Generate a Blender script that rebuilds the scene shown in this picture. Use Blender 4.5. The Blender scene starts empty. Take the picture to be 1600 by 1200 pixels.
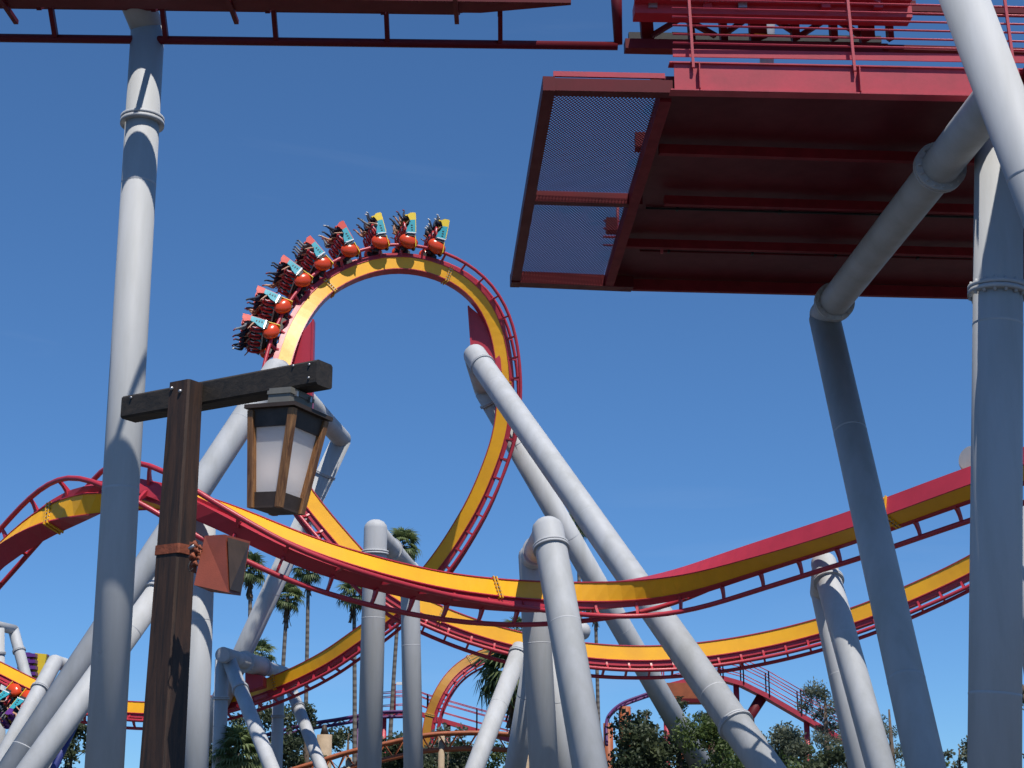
import bpy, bmesh, math, random
from mathutils import Vector, Matrix
R = math.radians
random.seed(7)
scene = bpy.context.scene
C = scene.collection

# ------------------------------------------------------------------ camera, sky, sun, exposure
PITCH = R(16.0); F = 2400.0; EYE = Vector((0, 0, 1.6))
cam_d = bpy.data.cameras.new('camera'); cam_d.sensor_width = 36.0; cam_d.lens = 36.0 * F / 1600.0
cam_d.clip_start = 0.1; cam_d.clip_end = 6000
cam = bpy.data.objects.new('camera', cam_d); C.objects.link(cam)
cam.location = EYE; cam.rotation_euler = (R(90) + PITCH, 0, 0)
scene.camera = cam
SUN_EL, SUN_AZ = 62.0, 25.0          # sun stands high, behind the camera and to its right
sv = Vector((math.sin(R(SUN_AZ)) * math.cos(R(SUN_EL)), -math.cos(R(SUN_AZ)) * math.cos(R(SUN_EL)), math.sin(R(SUN_EL))))
world = bpy.data.worlds.new('World'); scene.world = world; world.use_nodes = True
wn = world.node_tree.nodes; wl = world.node_tree.links; wn.clear()
sky = wn.new('ShaderNodeTexSky'); sky.sky_type = 'NISHITA'; sky.sun_disc = False
sky.sun_elevation = R(SUN_EL); sky.sun_rotation = math.atan2(sv.x, sv.y)
sky.altitude = 0; sky.air_density = 0.7; sky.dust_density = 0.0; sky.ozone_density = 6.0
bg = wn.new('ShaderNodeBackground'); bg.inputs['Strength'].default_value = 0.15
wo = wn.new('ShaderNodeOutputWorld')
gm = wn.new('ShaderNodeGamma'); gm.inputs[1].default_value = 0.75          # one even grade over the whole sky: the camera's white balance
mu = wn.new('ShaderNodeMix'); mu.data_type = 'RGBA'; mu.blend_type = 'MULTIPLY'; mu.inputs[0].default_value = 1.0
mu.inputs[7].default_value = (0.55, 0.90, 1.245, 1)
wl.new(sky.outputs[0], gm.inputs[0]); wl.new(gm.outputs[0], mu.inputs[6]); 
tcw = wn.new('ShaderNodeTexCoord'); mpw = wn.new('ShaderNodeMapping'); mpw.inputs['Scale'].default_value = (2.4, 2.4, 17.0); mpw.inputs['Location'].default_value = (0.3, 0.0, 0.25)
nzw = wn.new('ShaderNodeTexNoise'); nzw.inputs['Scale'].default_value = 1.0; nzw.inputs['Detail'].default_value = 7; nzw.inputs['Distortion'].default_value = 0.5
rpw = wn.new('ShaderNodeValToRGB'); rpw.color_ramp.elements[0].position = 0.56; rpw.color_ramp.elements[0].color = (0, 0, 0, 1)
rpw.color_ramp.elements[1].position = 0.85; rpw.color_ramp.elements[1].color = (0.10, 0.10, 0.10, 1)
cl = wn.new('ShaderNodeMix'); cl.data_type = 'RGBA'; cl.inputs[7].default_value = (4.6, 5.2, 6.0, 1)
wl.new(tcw.outputs['Generated'], mpw.inputs[0]); wl.new(mpw.outputs[0], nzw.inputs['Vector']); wl.new(nzw.outputs['Fac'], rpw.inputs[0])
wl.new(rpw.outputs[0], cl.inputs[0]); wl.new(mu.outputs[2], cl.inputs[6]); wl.new(cl.outputs[2], bg.inputs[0]); wl.new(bg.outputs[0], wo.inputs[0])
sun_d = bpy.data.lights.new('sun', 'SUN'); sun_d.energy = 5.0; sun_d.angle = R(0.53); sun_d.color = (1.0, 0.95, 0.87)
sun = bpy.data.objects.new('sun', sun_d); C.objects.link(sun)
sun.rotation_euler = sv.to_track_quat('Z', 'Y').to_euler(); sun.location = (0, -20, 60)
scene.view_settings.view_transform = 'Standard'; scene.view_settings.look = 'None'
scene.view_settings.gamma = 1.0; scene.view_settings.exposure = 0.0

# ------------------------------------------------------------------ pixel <-> place
FW = Vector((0, math.cos(PITCH), math.sin(PITCH))); UPV = Vector((0, -math.sin(PITCH), math.cos(PITCH)))
def ray(px, py):
    return FW + Vector((1, 0, 0)) * ((px - 800) / F) + UPV * ((600 - py) / F)
def at(px, py, Y):
    d = ray(px, py); return EYE + d * (Y / d.y)
def at_h(px, py, z):
    d = ray(px, py); return EYE + d * ((z - EYE.z) / d.z)
def proj(p):
    q = p - EYE; zc = q.dot(FW)
    return 800 + F * q.x / zc, 600 - F * q.dot(UPV) / zc

# ------------------------------------------------------------------ materials
MATS = {}
def paint(name, col, rough=0.45, var=0.10, scale=1.2, bump=0.0, bscale=30, metallic=0.0, dirt=None, stretch=None):
    m = bpy.data.materials.new(name); m.use_nodes = True
    nt = m.node_tree; b = nt.nodes['Principled BSDF']
    tc = nt.nodes.new('ShaderNodeTexCoord'); mp = nt.nodes.new('ShaderNodeMapping')
    nt.links.new(tc.outputs['Object'], mp.inputs[0])
    if stretch: mp.inputs['Scale'].default_value = stretch
    n = nt.nodes.new('ShaderNodeTexNoise'); n.inputs['Scale'].default_value = scale; n.inputs['Detail'].default_value = 6
    n.inputs['Roughness'].default_value = 0.65
    nt.links.new(mp.outputs[0], n.inputs['Vector'])
    r = nt.nodes.new('ShaderNodeValToRGB')
    d = dirt if dirt else tuple(c * (1 - var * 2) for c in col)
    r.color_ramp.elements[0].position = 0.30; r.color_ramp.elements[0].color = (*d, 1)
    r.color_ramp.elements[1].position = 0.62; r.color_ramp.elements[1].color = (*col, 1)
    nt.links.new(n.outputs['Fac'], r.inputs[0]); nt.links.new(r.outputs[0], b.inputs['Base Color'])
    b.inputs['Roughness'].default_value = rough; b.inputs['Metallic'].default_value = metallic
    rr = nt.nodes.new('ShaderNodeMapRange'); rr.inputs[3].default_value = rough + 0.12; rr.inputs[4].default_value = max(0.05, rough - 0.08)
    nt.links.new(n.outputs['Fac'], rr.inputs[0]); nt.links.new(rr.outputs[0], b.inputs['Roughness'])
    if bump:
        n2 = nt.nodes.new('ShaderNodeTexNoise'); n2.inputs['Scale'].default_value = bscale; n2.inputs['Detail'].default_value = 4
        nt.links.new(mp.outputs[0], n2.inputs['Vector'])
        bp = nt.nodes.new('ShaderNodeBump'); bp.inputs['Strength'].default_value = bump; bp.inputs['Distance'].default_value = 0.02
        nt.links.new(n2.outputs['Fac'], bp.inputs['Height']); nt.links.new(bp.outputs[0], b.inputs['Normal'])
    MATS[name] = m
    return m
GREY = paint('grey_steel_paint', (0.47, 0.48, 0.495), 0.58, 0.07, 0.8, bump=0.03, bscale=9, stretch=(1.6, 1.6, 0.22), dirt=(0.375, 0.38, 0.375))
GREY.node_tree.nodes['Principled BSDF'].inputs['Specular IOR Level'].default_value = 0.3
GREYD = paint('grey_flange_paint', (0.45, 0.46, 0.475), 0.6, 0.08, 2.0)
YEL = paint('yellow_spine_paint', (0.90, 0.44, 0.010), 0.42, 0.06, 0.6, dirt=(0.78, 0.36, 0.012))
YELB = paint('yellow_flange_paint', (0.75, 0.38, 0.015), 0.5, 0.1, 4.0)
RED = paint('red_track_paint', (0.46, 0.030, 0.050), 0.38, 0.08, 1.0)
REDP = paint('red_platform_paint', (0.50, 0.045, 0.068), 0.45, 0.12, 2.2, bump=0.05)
REDD = paint('shaded_maroon_steel_paint', (0.13, 0.007, 0.013), 0.5, 0.12, 1.6)  # red paint with the shade under platform and brake run put into its colour
REDM = paint('shaded_red_joist_paint', (0.24, 0.016, 0.026), 0.6, 0.15, 2.5)  # same red in a middle tone, underside shade put into the colour
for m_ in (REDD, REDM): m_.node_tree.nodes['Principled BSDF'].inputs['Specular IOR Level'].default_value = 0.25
ORANGE = paint('weathered_orange_paint', (0.36, 0.095, 0.032), 0.55, 0.15, 2.0)
PURP = paint('purple_steel_paint', (0.10, 0.025, 0.12), 0.45, 0.1, 1.5)
BLUEP = paint('navy_pipe_paint', (0.03, 0.04, 0.2), 0.45, 0.1, 1.5)
TEAL = paint('teal_seat_shell', (0.02, 0.34, 0.42), 0.55, 0.06, 3)
SYEL = paint('yellow_seat_shell', (0.78, 0.55, 0.03), 0.55, 0.05, 3)
SRED = paint('red_seat_shell', (0.62, 0.045, 0.03), 0.55, 0.05, 3)
PODC = paint('orange_red_pod', (0.66, 0.06, 0.012), 0.22, 0.04, 2)
SPURP = paint('purple_seat_shell', (0.13, 0.03, 0.22), 0.35, 0.06, 3)
WHITE = paint('white_trim', (0.75, 0.76, 0.76), 0.4, 0.04, 4)
BLACK = paint('black_rubber', (0.02, 0.02, 0.022), 0.6, 0.1, 5)
STEEL = paint('bare_steel', (0.42, 0.42, 0.43), 0.35, 0.1, 6, metallic=0.8)
RESTR = paint('red_restraint_foam', (0.50, 0.025, 0.03), 0.5, 0.1, 4)
SKIN = paint('skin', (0.50, 0.27, 0.17), 0.5, 0.06, 8)
HAIR = paint('dark_hair', (0.03, 0.018, 0.012), 0.6, 0.1, 20)
TROUS = paint('dark_denim', (0.03, 0.04, 0.07), 0.8, 0.15, 10)
SHOE = paint('pale_shoes', (0.6, 0.6, 0.58), 0.6, 0.1, 10)
SHIRTS = [paint('shirt_black', (0.02, 0.02, 0.024), 0.8), paint('shirt_navy', (0.03, 0.045, 0.11), 0.8),
          paint('shirt_white', (0.65, 0.65, 0.63), 0.8), paint('shirt_maroon', (0.22, 0.03, 0.04), 0.8),
          paint('shirt_grey', (0.2, 0.21, 0.22), 0.8)]
CONC = paint('concrete', (0.36, 0.34, 0.31), 0.85, 0.12, 2.0, bump=0.2)
GROUND = paint('dark_asphalt', (0.07, 0.068, 0.065), 0.9, 0.12, 0.3, bump=0.2, bscale=4)
RUST = paint('rusty_strap', (0.30, 0.075, 0.03), 0.7, 0.25, 14, bump=0.2, bscale=60)
SPKR = paint('brick_red_speaker_paint', (0.24, 0.052, 0.026), 0.55, 0.12, 5, bump=0.08, bscale=120)
LBOX = paint('grey_brown_junction_box', (0.19, 0.18, 0.155), 0.6, 0.1, 8)
LDARK = paint('dark_brown_frame', (0.058, 0.036, 0.024), 0.6, 0.2, 10)
TAN = paint('tan_concrete_totem', (0.40, 0.30, 0.20), 0.8, 0.1, 2)
def wood(name, c1, c2, scale, rough=0.7, stretch=(6, 6, 0.5)):
    m = bpy.data.materials.new(name); m.use_nodes = True; nt = m.node_tree; b = nt.nodes['Principled BSDF']
    tc = nt.nodes.new('ShaderNodeTexCoord'); mp = nt.nodes.new('ShaderNodeMapping'); mp.inputs['Scale'].default_value = stretch
    nt.links.new(tc.outputs['Object'], mp.inputs[0])
    n = nt.nodes.new('ShaderNodeTexNoise'); n.inputs['Scale'].default_value = scale; n.inputs['Detail'].default_value = 9; n.inputs['Roughness'].default_value = 0.7
    n.inputs['Distortion'].default_value = 0.6
    nt.links.new(mp.outputs[0], n.inputs['Vector'])
    r = nt.nodes.new('ShaderNodeValToRGB'); r.color_ramp.elements[0].position = 0.36; r.color_ramp.elements[0].color = (*c1, 1)
    r.color_ramp.elements[1].position = 0.66; r.color_ramp.elements[1].color = (*c2, 1)
    nt.links.new(n.outputs['Fac'], r.inputs[0]); nt.links.new(r.outputs[0], b.inputs['Base Color'])
    b.inputs['Roughness'].default_value = rough
    bp = nt.nodes.new('ShaderNodeBump'); bp.inputs['Strength'].default_value = 0.45; bp.inputs['Distance'].default_value = 0.006
    nt.links.new(n.outputs['Fac'], bp.inputs['Height']); nt.links.new(bp.outputs[0], b.inputs['Normal'])
    return m
WPOST = wood('dark_stained_post_wood', (0.014, 0.008, 0.006), (0.068, 0.031, 0.016), 5)
WBEAM = wood('black_brown_beam_wood', (0.012, 0.010, 0.008), (0.045, 0.033, 0.023), 5, stretch=(0.5, 6, 6))
WLAMP = wood('honey_lantern_wood', (0.10, 0.035, 0.010), (0.34, 0.16, 0.055), 7, 0.6)
def frosted():
    m = bpy.data.materials.new('frosted_white_glass'); m.use_nodes = True; nt = m.node_tree; b = nt.nodes['Principled BSDF']
    b.inputs['Base Color'].default_value = (0.88, 0.87, 0.86, 1); b.inputs['Roughness'].default_value = 0.35
    tr = nt.nodes.new('ShaderNodeBsdfTranslucent'); tr.inputs[0].default_value = (0.92, 0.90, 0.88, 1)
    mx = nt.nodes.new('ShaderNodeMixShader'); mx.inputs[0].default_value = 0.6
    nt.links.new(b.outputs[0], mx.inputs[1]); nt.links.new(tr.outputs[0], mx.inputs[2])
    nt.links.new(mx.outputs[0], nt.nodes['Material Output'].inputs[0]); return m
FROST = frosted()
def foliage(name, c1, c2, scale=0.7, trans=0.3):
    m = bpy.data.materials.new(name); m.use_nodes = True; nt = m.node_tree; b = nt.nodes['Principled BSDF']
    tc = nt.nodes.new('ShaderNodeTexCoord'); n = nt.nodes.new('ShaderNodeTexNoise'); n.inputs['Scale'].default_value = scale; n.inputs['Detail'].default_value = 5
    nt.links.new(tc.outputs['Object'], n.inputs['Vector'])
    r = nt.nodes.new('ShaderNodeValToRGB'); r.color_ramp.elements[0].position = 0.35; r.color_ramp.elements[0].color = (*c1, 1)
    r.color_ramp.elements[1].position = 0.68; r.color_ramp.elements[1].color = (*c2, 1)
    nt.links.new(n.outputs['Fac'], r.inputs[0]); nt.links.new(r.outputs[0], b.inputs['Base Color'])
    b.inputs['Roughness'].default_value = 0.55
    t = nt.nodes.new('ShaderNodeBsdfTranslucent'); nt.links.new(r.outputs[0], t.inputs[0])
    mx = nt.nodes.new('ShaderNodeMixShader'); mx.inputs[0].default_value = min(.45, trans * 1.4)
    nt.links.new(b.outputs[0], mx.inputs[1]); nt.links.new(t.outputs[0], mx.inputs[2])
    nt.links.new(mx.outputs[0], nt.nodes['Material Output'].inputs[0]); return m
PALM = foliage('palm_frond_green', (0.055, 0.09, 0.03), (0.18, 0.23, 0.09), 1.2)
DEADP = foliage('dead_frond_brown', (0.08, 0.045, 0.025), (0.22, 0.14, 0.075), 2.0, 0.15)
PINE = foliage('dark_pine_needles', (0.035, 0.055, 0.028), (0.11, 0.135, 0.065), 0.6)
BROAD = foliage('bright_broadleaf', (0.05, 0.085, 0.02), (0.15, 0.20, 0.06), 0.6)
EUCA = foliage('greyish_sparse_leaves', (0.08, 0.10, 0.065), (0.20, 0.22, 0.15), 0.8)
BARK = paint('bark', (0.13, 0.095, 0.07), 0.9, 0.25, 3, bump=0.5, bscale=12)
def palm_bark():
    m = paint('ringed_palm_bark', (0.17, 0.145, 0.12), 0.9, 0.2, 4, bump=0.3)
    nt = m.node_tree; b = nt.nodes['Principled BSDF']
    tc = nt.nodes.new('ShaderNodeTexCoord'); w = nt.nodes.new('ShaderNodeTexWave'); w.bands_direction = 'Z'; w.inputs['Scale'].default_value = 0.7
    w.inputs['Distortion'].default_value = 2.0; w.inputs['Detail Scale'].default_value = 2
    nt.links.new(tc.outputs['Object'], w.inputs['Vector'])
    r = nt.nodes.new('ShaderNodeValToRGB'); r.color_ramp.elements[0].position = 0.25; r.color_ramp.elements[0].color = (0.105, 0.085, 0.07, 1)
    r.color_ramp.elements[1].position = 0.7; r.color_ramp.elements[1].color = (0.20, 0.175, 0.15, 1)
    nt.links.new(w.outputs['Fac'], r.inputs[0]); nt.links.new(r.outputs[0], b.inputs['Base Color']); return m
PBARK = palm_bark()

# ------------------------------------------------------------------ mesh helpers
class MB:
    def __init__(s): s.v = []; s.f = []; s.m = []; s.sm = []
    def add(s, vs, fs, mi=0, smooth=False):
        o = len(s.v); s.v += [tuple(v) for v in vs]
        for f in fs: s.f.append([i + o for i in f]); s.m.append(mi); s.sm.append(smooth)
        return s
    def mesh(s, name, mats):
        me = bpy.data.meshes.new(name); me.from_pydata(s.v, [], s.f)
        for m in (mats if isinstance(mats, (list, tuple)) else [mats]): me.materials.append(m)
        me.polygons.foreach_set('material_index', s.m); me.polygons.foreach_set('use_smooth', s.sm)
        me.update(); return me
    def build(s, name, mats, parent=None):
        return link(name, s.mesh(name, mats), parent)
    # shapes
    def box(s, c, sx, sy, sz, rot=None, mi=0, bev=0.0):
        c = Vector(c); rot = rot or Matrix.Identity(3)
        x, y, z = sx / 2, sy / 2, sz / 2
        P = [Vector((a * x, b * y, d * z)) for d in (-1, 1) for b in (-1, 1) for a in (-1, 1)]
        s.add([c + rot @ p for p in P], [(0, 2, 3, 1), (4, 5, 7, 6), (0, 1, 5, 4), (2, 6, 7, 3), (0, 4, 6, 2), (1, 3, 7, 5)], mi)
        return s
    def bar(s, a, b, w, h, up=Vector((0, 0, 1)), mi=0):
        a, b = Vector(a), Vector(b); t = (b - a); L = t.length; t.normalize()
        n = up - t * up.dot(t)
        if n.length < 1e-4: n = Vector((1, 0, 0)) - t * t.x
        n.normalize(); l = n.cross(t)
        M = Matrix((t, l, n)).transposed()
        return s.box((a + b) / 2, L, w, h, M, mi)
    def tube(s, pts, rad, n=16, mi=0, caps=True, dome0=False, dome1=False):
        pts = [Vector(p) for p in pts]
        rads = list(rad) if isinstance(rad, (list, tuple)) else [rad] * len(pts)
        if dome0:
            t = (pts[0] - pts[1]).normalized(); r = rads[0]; ex = []; er = []
            for k in (85, 65, 45, 22): ex.append(pts[0] + t * r * math.sin(R(k)) * 0.8); er.append(r * math.cos(R(k)))
            pts = ex + pts; rads = er + rads
        if dome1:
            t = (pts[-1] - pts[-2]).normalized(); r = rads[-1]; e = pts[-1]
            for k in (22, 45, 65, 85): pts.append(e + t * r * math.sin(R(k)) * 0.8); rads.append(r * math.cos(R(k)))
        N = len(pts); tan = []
        for i in range(N):
            t = pts[min(i + 1, N - 1)] - pts[max(i - 1, 0)]; tan.append(t.normalized())
        ref = Vector((0, 0, 1)) if abs(tan[0].z) < 0.9 else Vector((1, 0, 0))
        nrm = (ref - tan[0] * ref.dot(tan[0])).normalized(); vs = []
        for i in range(N):
            nrm = (nrm - tan[i] * nrm.dot(tan[i])).normalized(); bn = tan[i].cross(nrm)
            for k in range(n):
                a = 2 * math.pi * k / n; vs.append(pts[i] + (nrm * math.cos(a) + bn * math.sin(a)) * rads[i])
        fs = [(i * n + k, i * n + (k + 1) % n, (i + 1) * n + (k + 1) % n, (i + 1) * n + k) for i in range(N - 1) for k in range(n)]
        s.add(vs, fs, mi, True)
        if caps:
            o = len(s.v) - N * n
            s.f.append([o + k for k in reversed(range(n))]); s.m.append(mi); s.sm.append(False)
            s.f.append([o + (N - 1) * n + k for k in range(n)]); s.m.append(mi); s.sm.append(False)
        return s
    def ball(s, c, rx, ry, rz, rot=None, nu=14, nv=9, mi=0):
        c = Vector(c); rot = rot or Matrix.Identity(3); vs = []
        for j in range(nv + 1):
            th = math.pi * j / nv
            for i in range(nu):
                ph = 2 * math.pi * i / nu
                vs.append(c + rot @ Vector((rx * math.sin(th) * math.cos(ph), ry * math.sin(th) * math.sin(ph), rz * math.cos(th))))
        fs = [(j * nu + i, (j + 1) * nu + i, (j + 1) * nu + (i + 1) % nu, j * nu + (i + 1) % nu) for j in range(nv) for i in range(nu)]
        return s.add(vs, fs, mi, True)
    def prism(s, poly, off, mi=0):
        n = len(poly); off = Vector(off); vs = [Vector(p) for p in poly]
        vs = vs + [p + off for p in vs]
        return s.add(vs, [list(reversed(range(n))), list(range(n, 2 * n))] + [(i, (i + 1) % n, n + (i + 1) % n, n + i) for i in range(n)], mi)
def link(name, data, parent=None):
    o = bpy.data.objects.new(name, data); C.objects.link(o)
    if parent: o.parent = parent
    return o
def tag(o, label, cat, group=None, kind=None):
    if label: o['label'] = label
    if cat: o['category'] = cat
    if group: o['group'] = group
    if kind: o['kind'] = kind
    return o
def thing(name, label, cat, loc=(0, 0, 0), group=None):
    o = link(name, None); o.location = loc; o.empty_display_size = 0.3
    return tag(o, label, cat, group)
def part(mb, name, mats, root):
    """mesh written in world coordinates, re-based to its thing's origin"""
    l = Vector(root.location); mb.v = [tuple(Vector(v) - l) for v in mb.v]
    return mb.build(name, mats, root)

# ------------------------------------------------------------------ ground
g = MB().add([(-3000, -600, 0), (3000, -600, 0), (3000, 4000, 0), (-3000, 4000, 0)], [(0, 1, 2, 3)])
g.build('ground', GROUND)['kind'] = 'structure'

# ------------------------------------------------------------------ coaster track
SH, SW, RD, RG, RR = 0.70, 0.60, 0.85, 1.20, 0.085     # spine height/width, rail drop, gauge, rail radius
def tie_mesh():
    m = MB()
    for sg in (-1, 1):
        prof = [(0.10 * sg, -0.40), (0.262 * sg, -0.40), (0.31 * sg, -0.56), (0.44 * sg, -0.70), (0.56 * sg, -0.775),
                (0.53 * sg, -0.855), (0.40 * sg, -0.80), (0.24 * sg, -0.70), (0.10 * sg, -0.60)]
        if sg < 0: prof = prof[::-1]
        m.prism([(-0.045, y, z) for y, z in prof], (0.09, 0, 0))
    return m.mesh('tie', RED)
TIE = tie_mesh()
def flange_mesh():
    m = MB()
    for x in (-0.06, 0.06):
        m.box((x, 0, 0), 0.05, SW + 0.12, SH + 0.12)
    for sy in (-1, 1):
        for k in range(5):
            m.box((0, sy * (SW / 2 + 0.035), -0.28 + 0.14 * k), 0.22, 0.03, 0.04, mi=1)
    return m.mesh('joint_flange', [YELB, STEEL])
JFL = flange_mesh()
class Track:
    def __init__(s, ctrl, step=0.25):
        P = [at(x, y, Y) for x, y, Y, a in ctrl]; A = [c[3] for c in ctrl]; n = len(P); pts = []
        P = [P[0] * 2 - P[1]] + P + [P[-1] * 2 - P[-2]]; A = [A[0]] + A + [A[-1]]
        for i in range(1, n):
            m = max(4, int((P[i + 1] - P[i]).length / 0.1))
            # centripetal Catmull-Rom keeps uneven control points from overshooting
            t0 = 0; t1 = t0 + (P[i] - P[i - 1]).length ** 0.5; t2 = t1 + (P[i + 1] - P[i]).length ** 0.5; t3 = t2 + (P[i + 2] - P[i + 1]).length ** 0.5
            for k in range(m):
                t = t1 + (t2 - t1) * k / m
                def cr(q):
                    a1 = q[0] * ((t1 - t) / (t1 - t0)) + q[1] * ((t - t0) / (t1 - t0)); a2 = q[1] * ((t2 - t) / (t2 - t1)) + q[2] * ((t - t1) / (t2 - t1))
                    a3 = q[2] * ((t3 - t) / (t3 - t2)) + q[3] * ((t - t2) / (t3 - t2))
                    b1 = a1 * ((t2 - t) / (t2 - t0)) + a2 * ((t - t0) / (t2 - t0)); b2 = a2 * ((t3 - t) / (t3 - t1)) + a3 * ((t - t1) / (t3 - t1))
                    return b1 * ((t2 - t) / (t2 - t1)) + b2 * ((t - t1) / (t2 - t1))
                pts.append((cr(P[i - 1:i + 3]), cr(A[i - 1:i + 3])))
        pts.append((P[n], A[n]))
        # resample evenly
        s.p = [pts[0][0]]; s.a = [pts[0][1]]; acc = 0
        for (p, a), (q, b) in zip(pts, pts[1:]):
            L = (q - p).length
            while acc + L >= step:
                f = (step - acc) / L; p = p + (q - p) * f; a = a + (b - a) * f; L = (q - p).length; acc = 0
                s.p.append(p.copy()); s.a.append(a)
                if L < 1e-9: break
            acc += L
        for _ in range(14):     # smooth out measuring noise, ends fixed
            s.p = [s.p[0]] + [s.p[i] * 0.5 + (s.p[i - 1] + s.p[i + 1]) * 0.25 for i in range(1, len(s.p) - 1)] + [s.p[-1]]
            s.a = [s.a[0]] + [s.a[i] * 0.5 + (s.a[i - 1] + s.a[i + 1]) * 0.25 for i in range(1, len(s.a) - 1)] + [s.a[-1]]
        s.step = step; s.fr = []
        N = len(s.p)
        for i in range(N):
            t = (s.p[min(i + 1, N - 1)] - s.p[max(i - 1, 0)]).normalized()
            c = EYE - s.p[i]; n2 = (c - t * c.dot(t)).normalized(); n1 = n2.cross(t)
            a = R(s.a[i]); u = (n1 * math.cos(a) + n2 * math.sin(a)).normalized(); v = u.cross(t)
            s.fr.append((t, v, u))
    def pt(s, i, y, z): t, v, u = s.fr[i]; return s.p[i] + v * y + u * z
    def mat(s, i, org):
        t, v, u = s.fr[i]; M = Matrix((t, v, u)).transposed().to_4x4(); M.translation = s.p[i] - org; return M
    def near(s, px, py, y=0, z=0):
        return min(range(len(s.p)), key=lambda i: (proj(s.pt(i, y, z))[0] - px) ** 2 + (proj(s.pt(i, y, z))[1] - py) ** 2)
def build_track(tr, name, label, joints=(), tie_step=4, mats=(YEL, RED), rail=RED, tie=TIE, cat='coaster track'):
    org = Vector(tr.p[len(tr.p) // 2]); root = thing(name, label, cat, org)
    N = len(tr.p); cuts = sorted(set([0, N - 1] + [tr.near(*j) for j in joints]))
    h, w, o, pl = SH / 2, SW / 2, 0.035, 0.04
    prof = [(-w, -h + pl), (-w, h - pl), (-w - o, h - pl), (-w - o, h), (w + o, h), (w + o, h - pl), (w, h - pl), (w, -h + pl), (w + o, -h + pl), (w + o, -h), (-w - o, -h), (-w - o, -h + pl)]
    fm = [0, 1, 1, 1, 1, 1, 0, 1, 1, 1, 1, 1]; n = len(prof)
    for a, b in zip(cuts, cuts[1:]):
        mb = MB(); idx = list(range(a, b + 1, 2))
        if idx[-1] != b: idx.append(b)
        vs = [tr.pt(i, y, z) for i in idx for y, z in prof]; K = len(idx)
        mb.add(vs, [])
        for i in range(K - 1):
            for k in range(n):
                mb.f.append([i * n + k, i * n + (k + 1) % n, (i + 1) * n + (k + 1) % n, (i + 1) * n + k]); mb.m.append(fm[k]); mb.sm.append(False)
        mb.f.append(list(reversed(range(n)))); mb.m.append(0); mb.sm.append(False)
        mb.f.append([(K - 1) * n + k for k in range(n)]); mb.m.append(0); mb.sm.append(False)
        sec = part(mb, 'spine_section', list(mats), root)
        lc_ = MB(); rp = [(-.24, -h - .21), (-.24, -h - .002), (.24, -h - .002), (.24, -h - .21)]; lc_.add([tr.pt(i, y, z) for i in idx for y, z in rp], [])
        for i in range(K - 1):
            for k in range(4): lc_.f.append([i * 4 + k, i * 4 + (k + 1) % 4, (i + 1) * 4 + (k + 1) % 4, (i + 1) * 4 + k]); lc_.m.append(0); lc_.sm.append(False)
        lc_.f += [[3, 2, 1, 0], [(K - 1) * 4 + k for k in range(4)]]; lc_.m += [0, 0]; lc_.sm += [False, False]
        part(lc_, 'lower_chord', mats[1], root)
    for c in cuts[1:-1]:
        o_ = link('joint_flange', JFL, root); o_.matrix_local = tr.mat(c, org)
    for y in (-RG / 2, RG / 2):
        part(MB().tube([tr.pt(i, y, -RD) for i in range(0, N, 2)], RR, 10), 'rail', rail, root)
    for i in range(2, N - 2, tie_step):
        o_ = link('tie', tie, root); o_.matrix_local = tr.mat(i, org)
    return root

# near track: rolls over the hill on the left, sweeps across, climbs away to the right
TA = Track([(-60, 925, 49, 78), (0, 868, 48.5, 90), (40, 836, 48, 106), (75, 813, 47.5, 125), (120, 794, 47, 155), (156, 782, 46.6, 182), (200, 772, 46.3, 222),
            (245, 772, 46, 252), (300, 788, 45.8, 278), (355, 809, 45.7, 292), (404, 830, 45.7, 300), (438, 845, 45.8, 305), (487, 864, 46, 308),
            (540, 881, 46.5, 311), (596, 896, 47.3, 314), (648, 908, 48.4, 317), (708, 919, 49.6, 321), (764, 925, 50.6, 326), (813, 928, 51.4, 333),
            (905, 928, 52.6, 349), (1000, 921, 52.8, 366), (1069, 907, 52.2, 381), (1150, 881, 51, 397), (1250, 849, 49.2, 406), (1330, 823, 47.7, 408),
            (1391, 801, 46.6, 408), (1512, 757, 44.5, 407), (1596, 728, 43.2, 405), (1700, 690, 41.6, 403)])
build_track(TA, 'coaster_track', 'nearest yellow and red coaster track, rolling over and sweeping across the whole picture',
            [(81, 808), (768, 925), (1391, 801)], 6)
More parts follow.
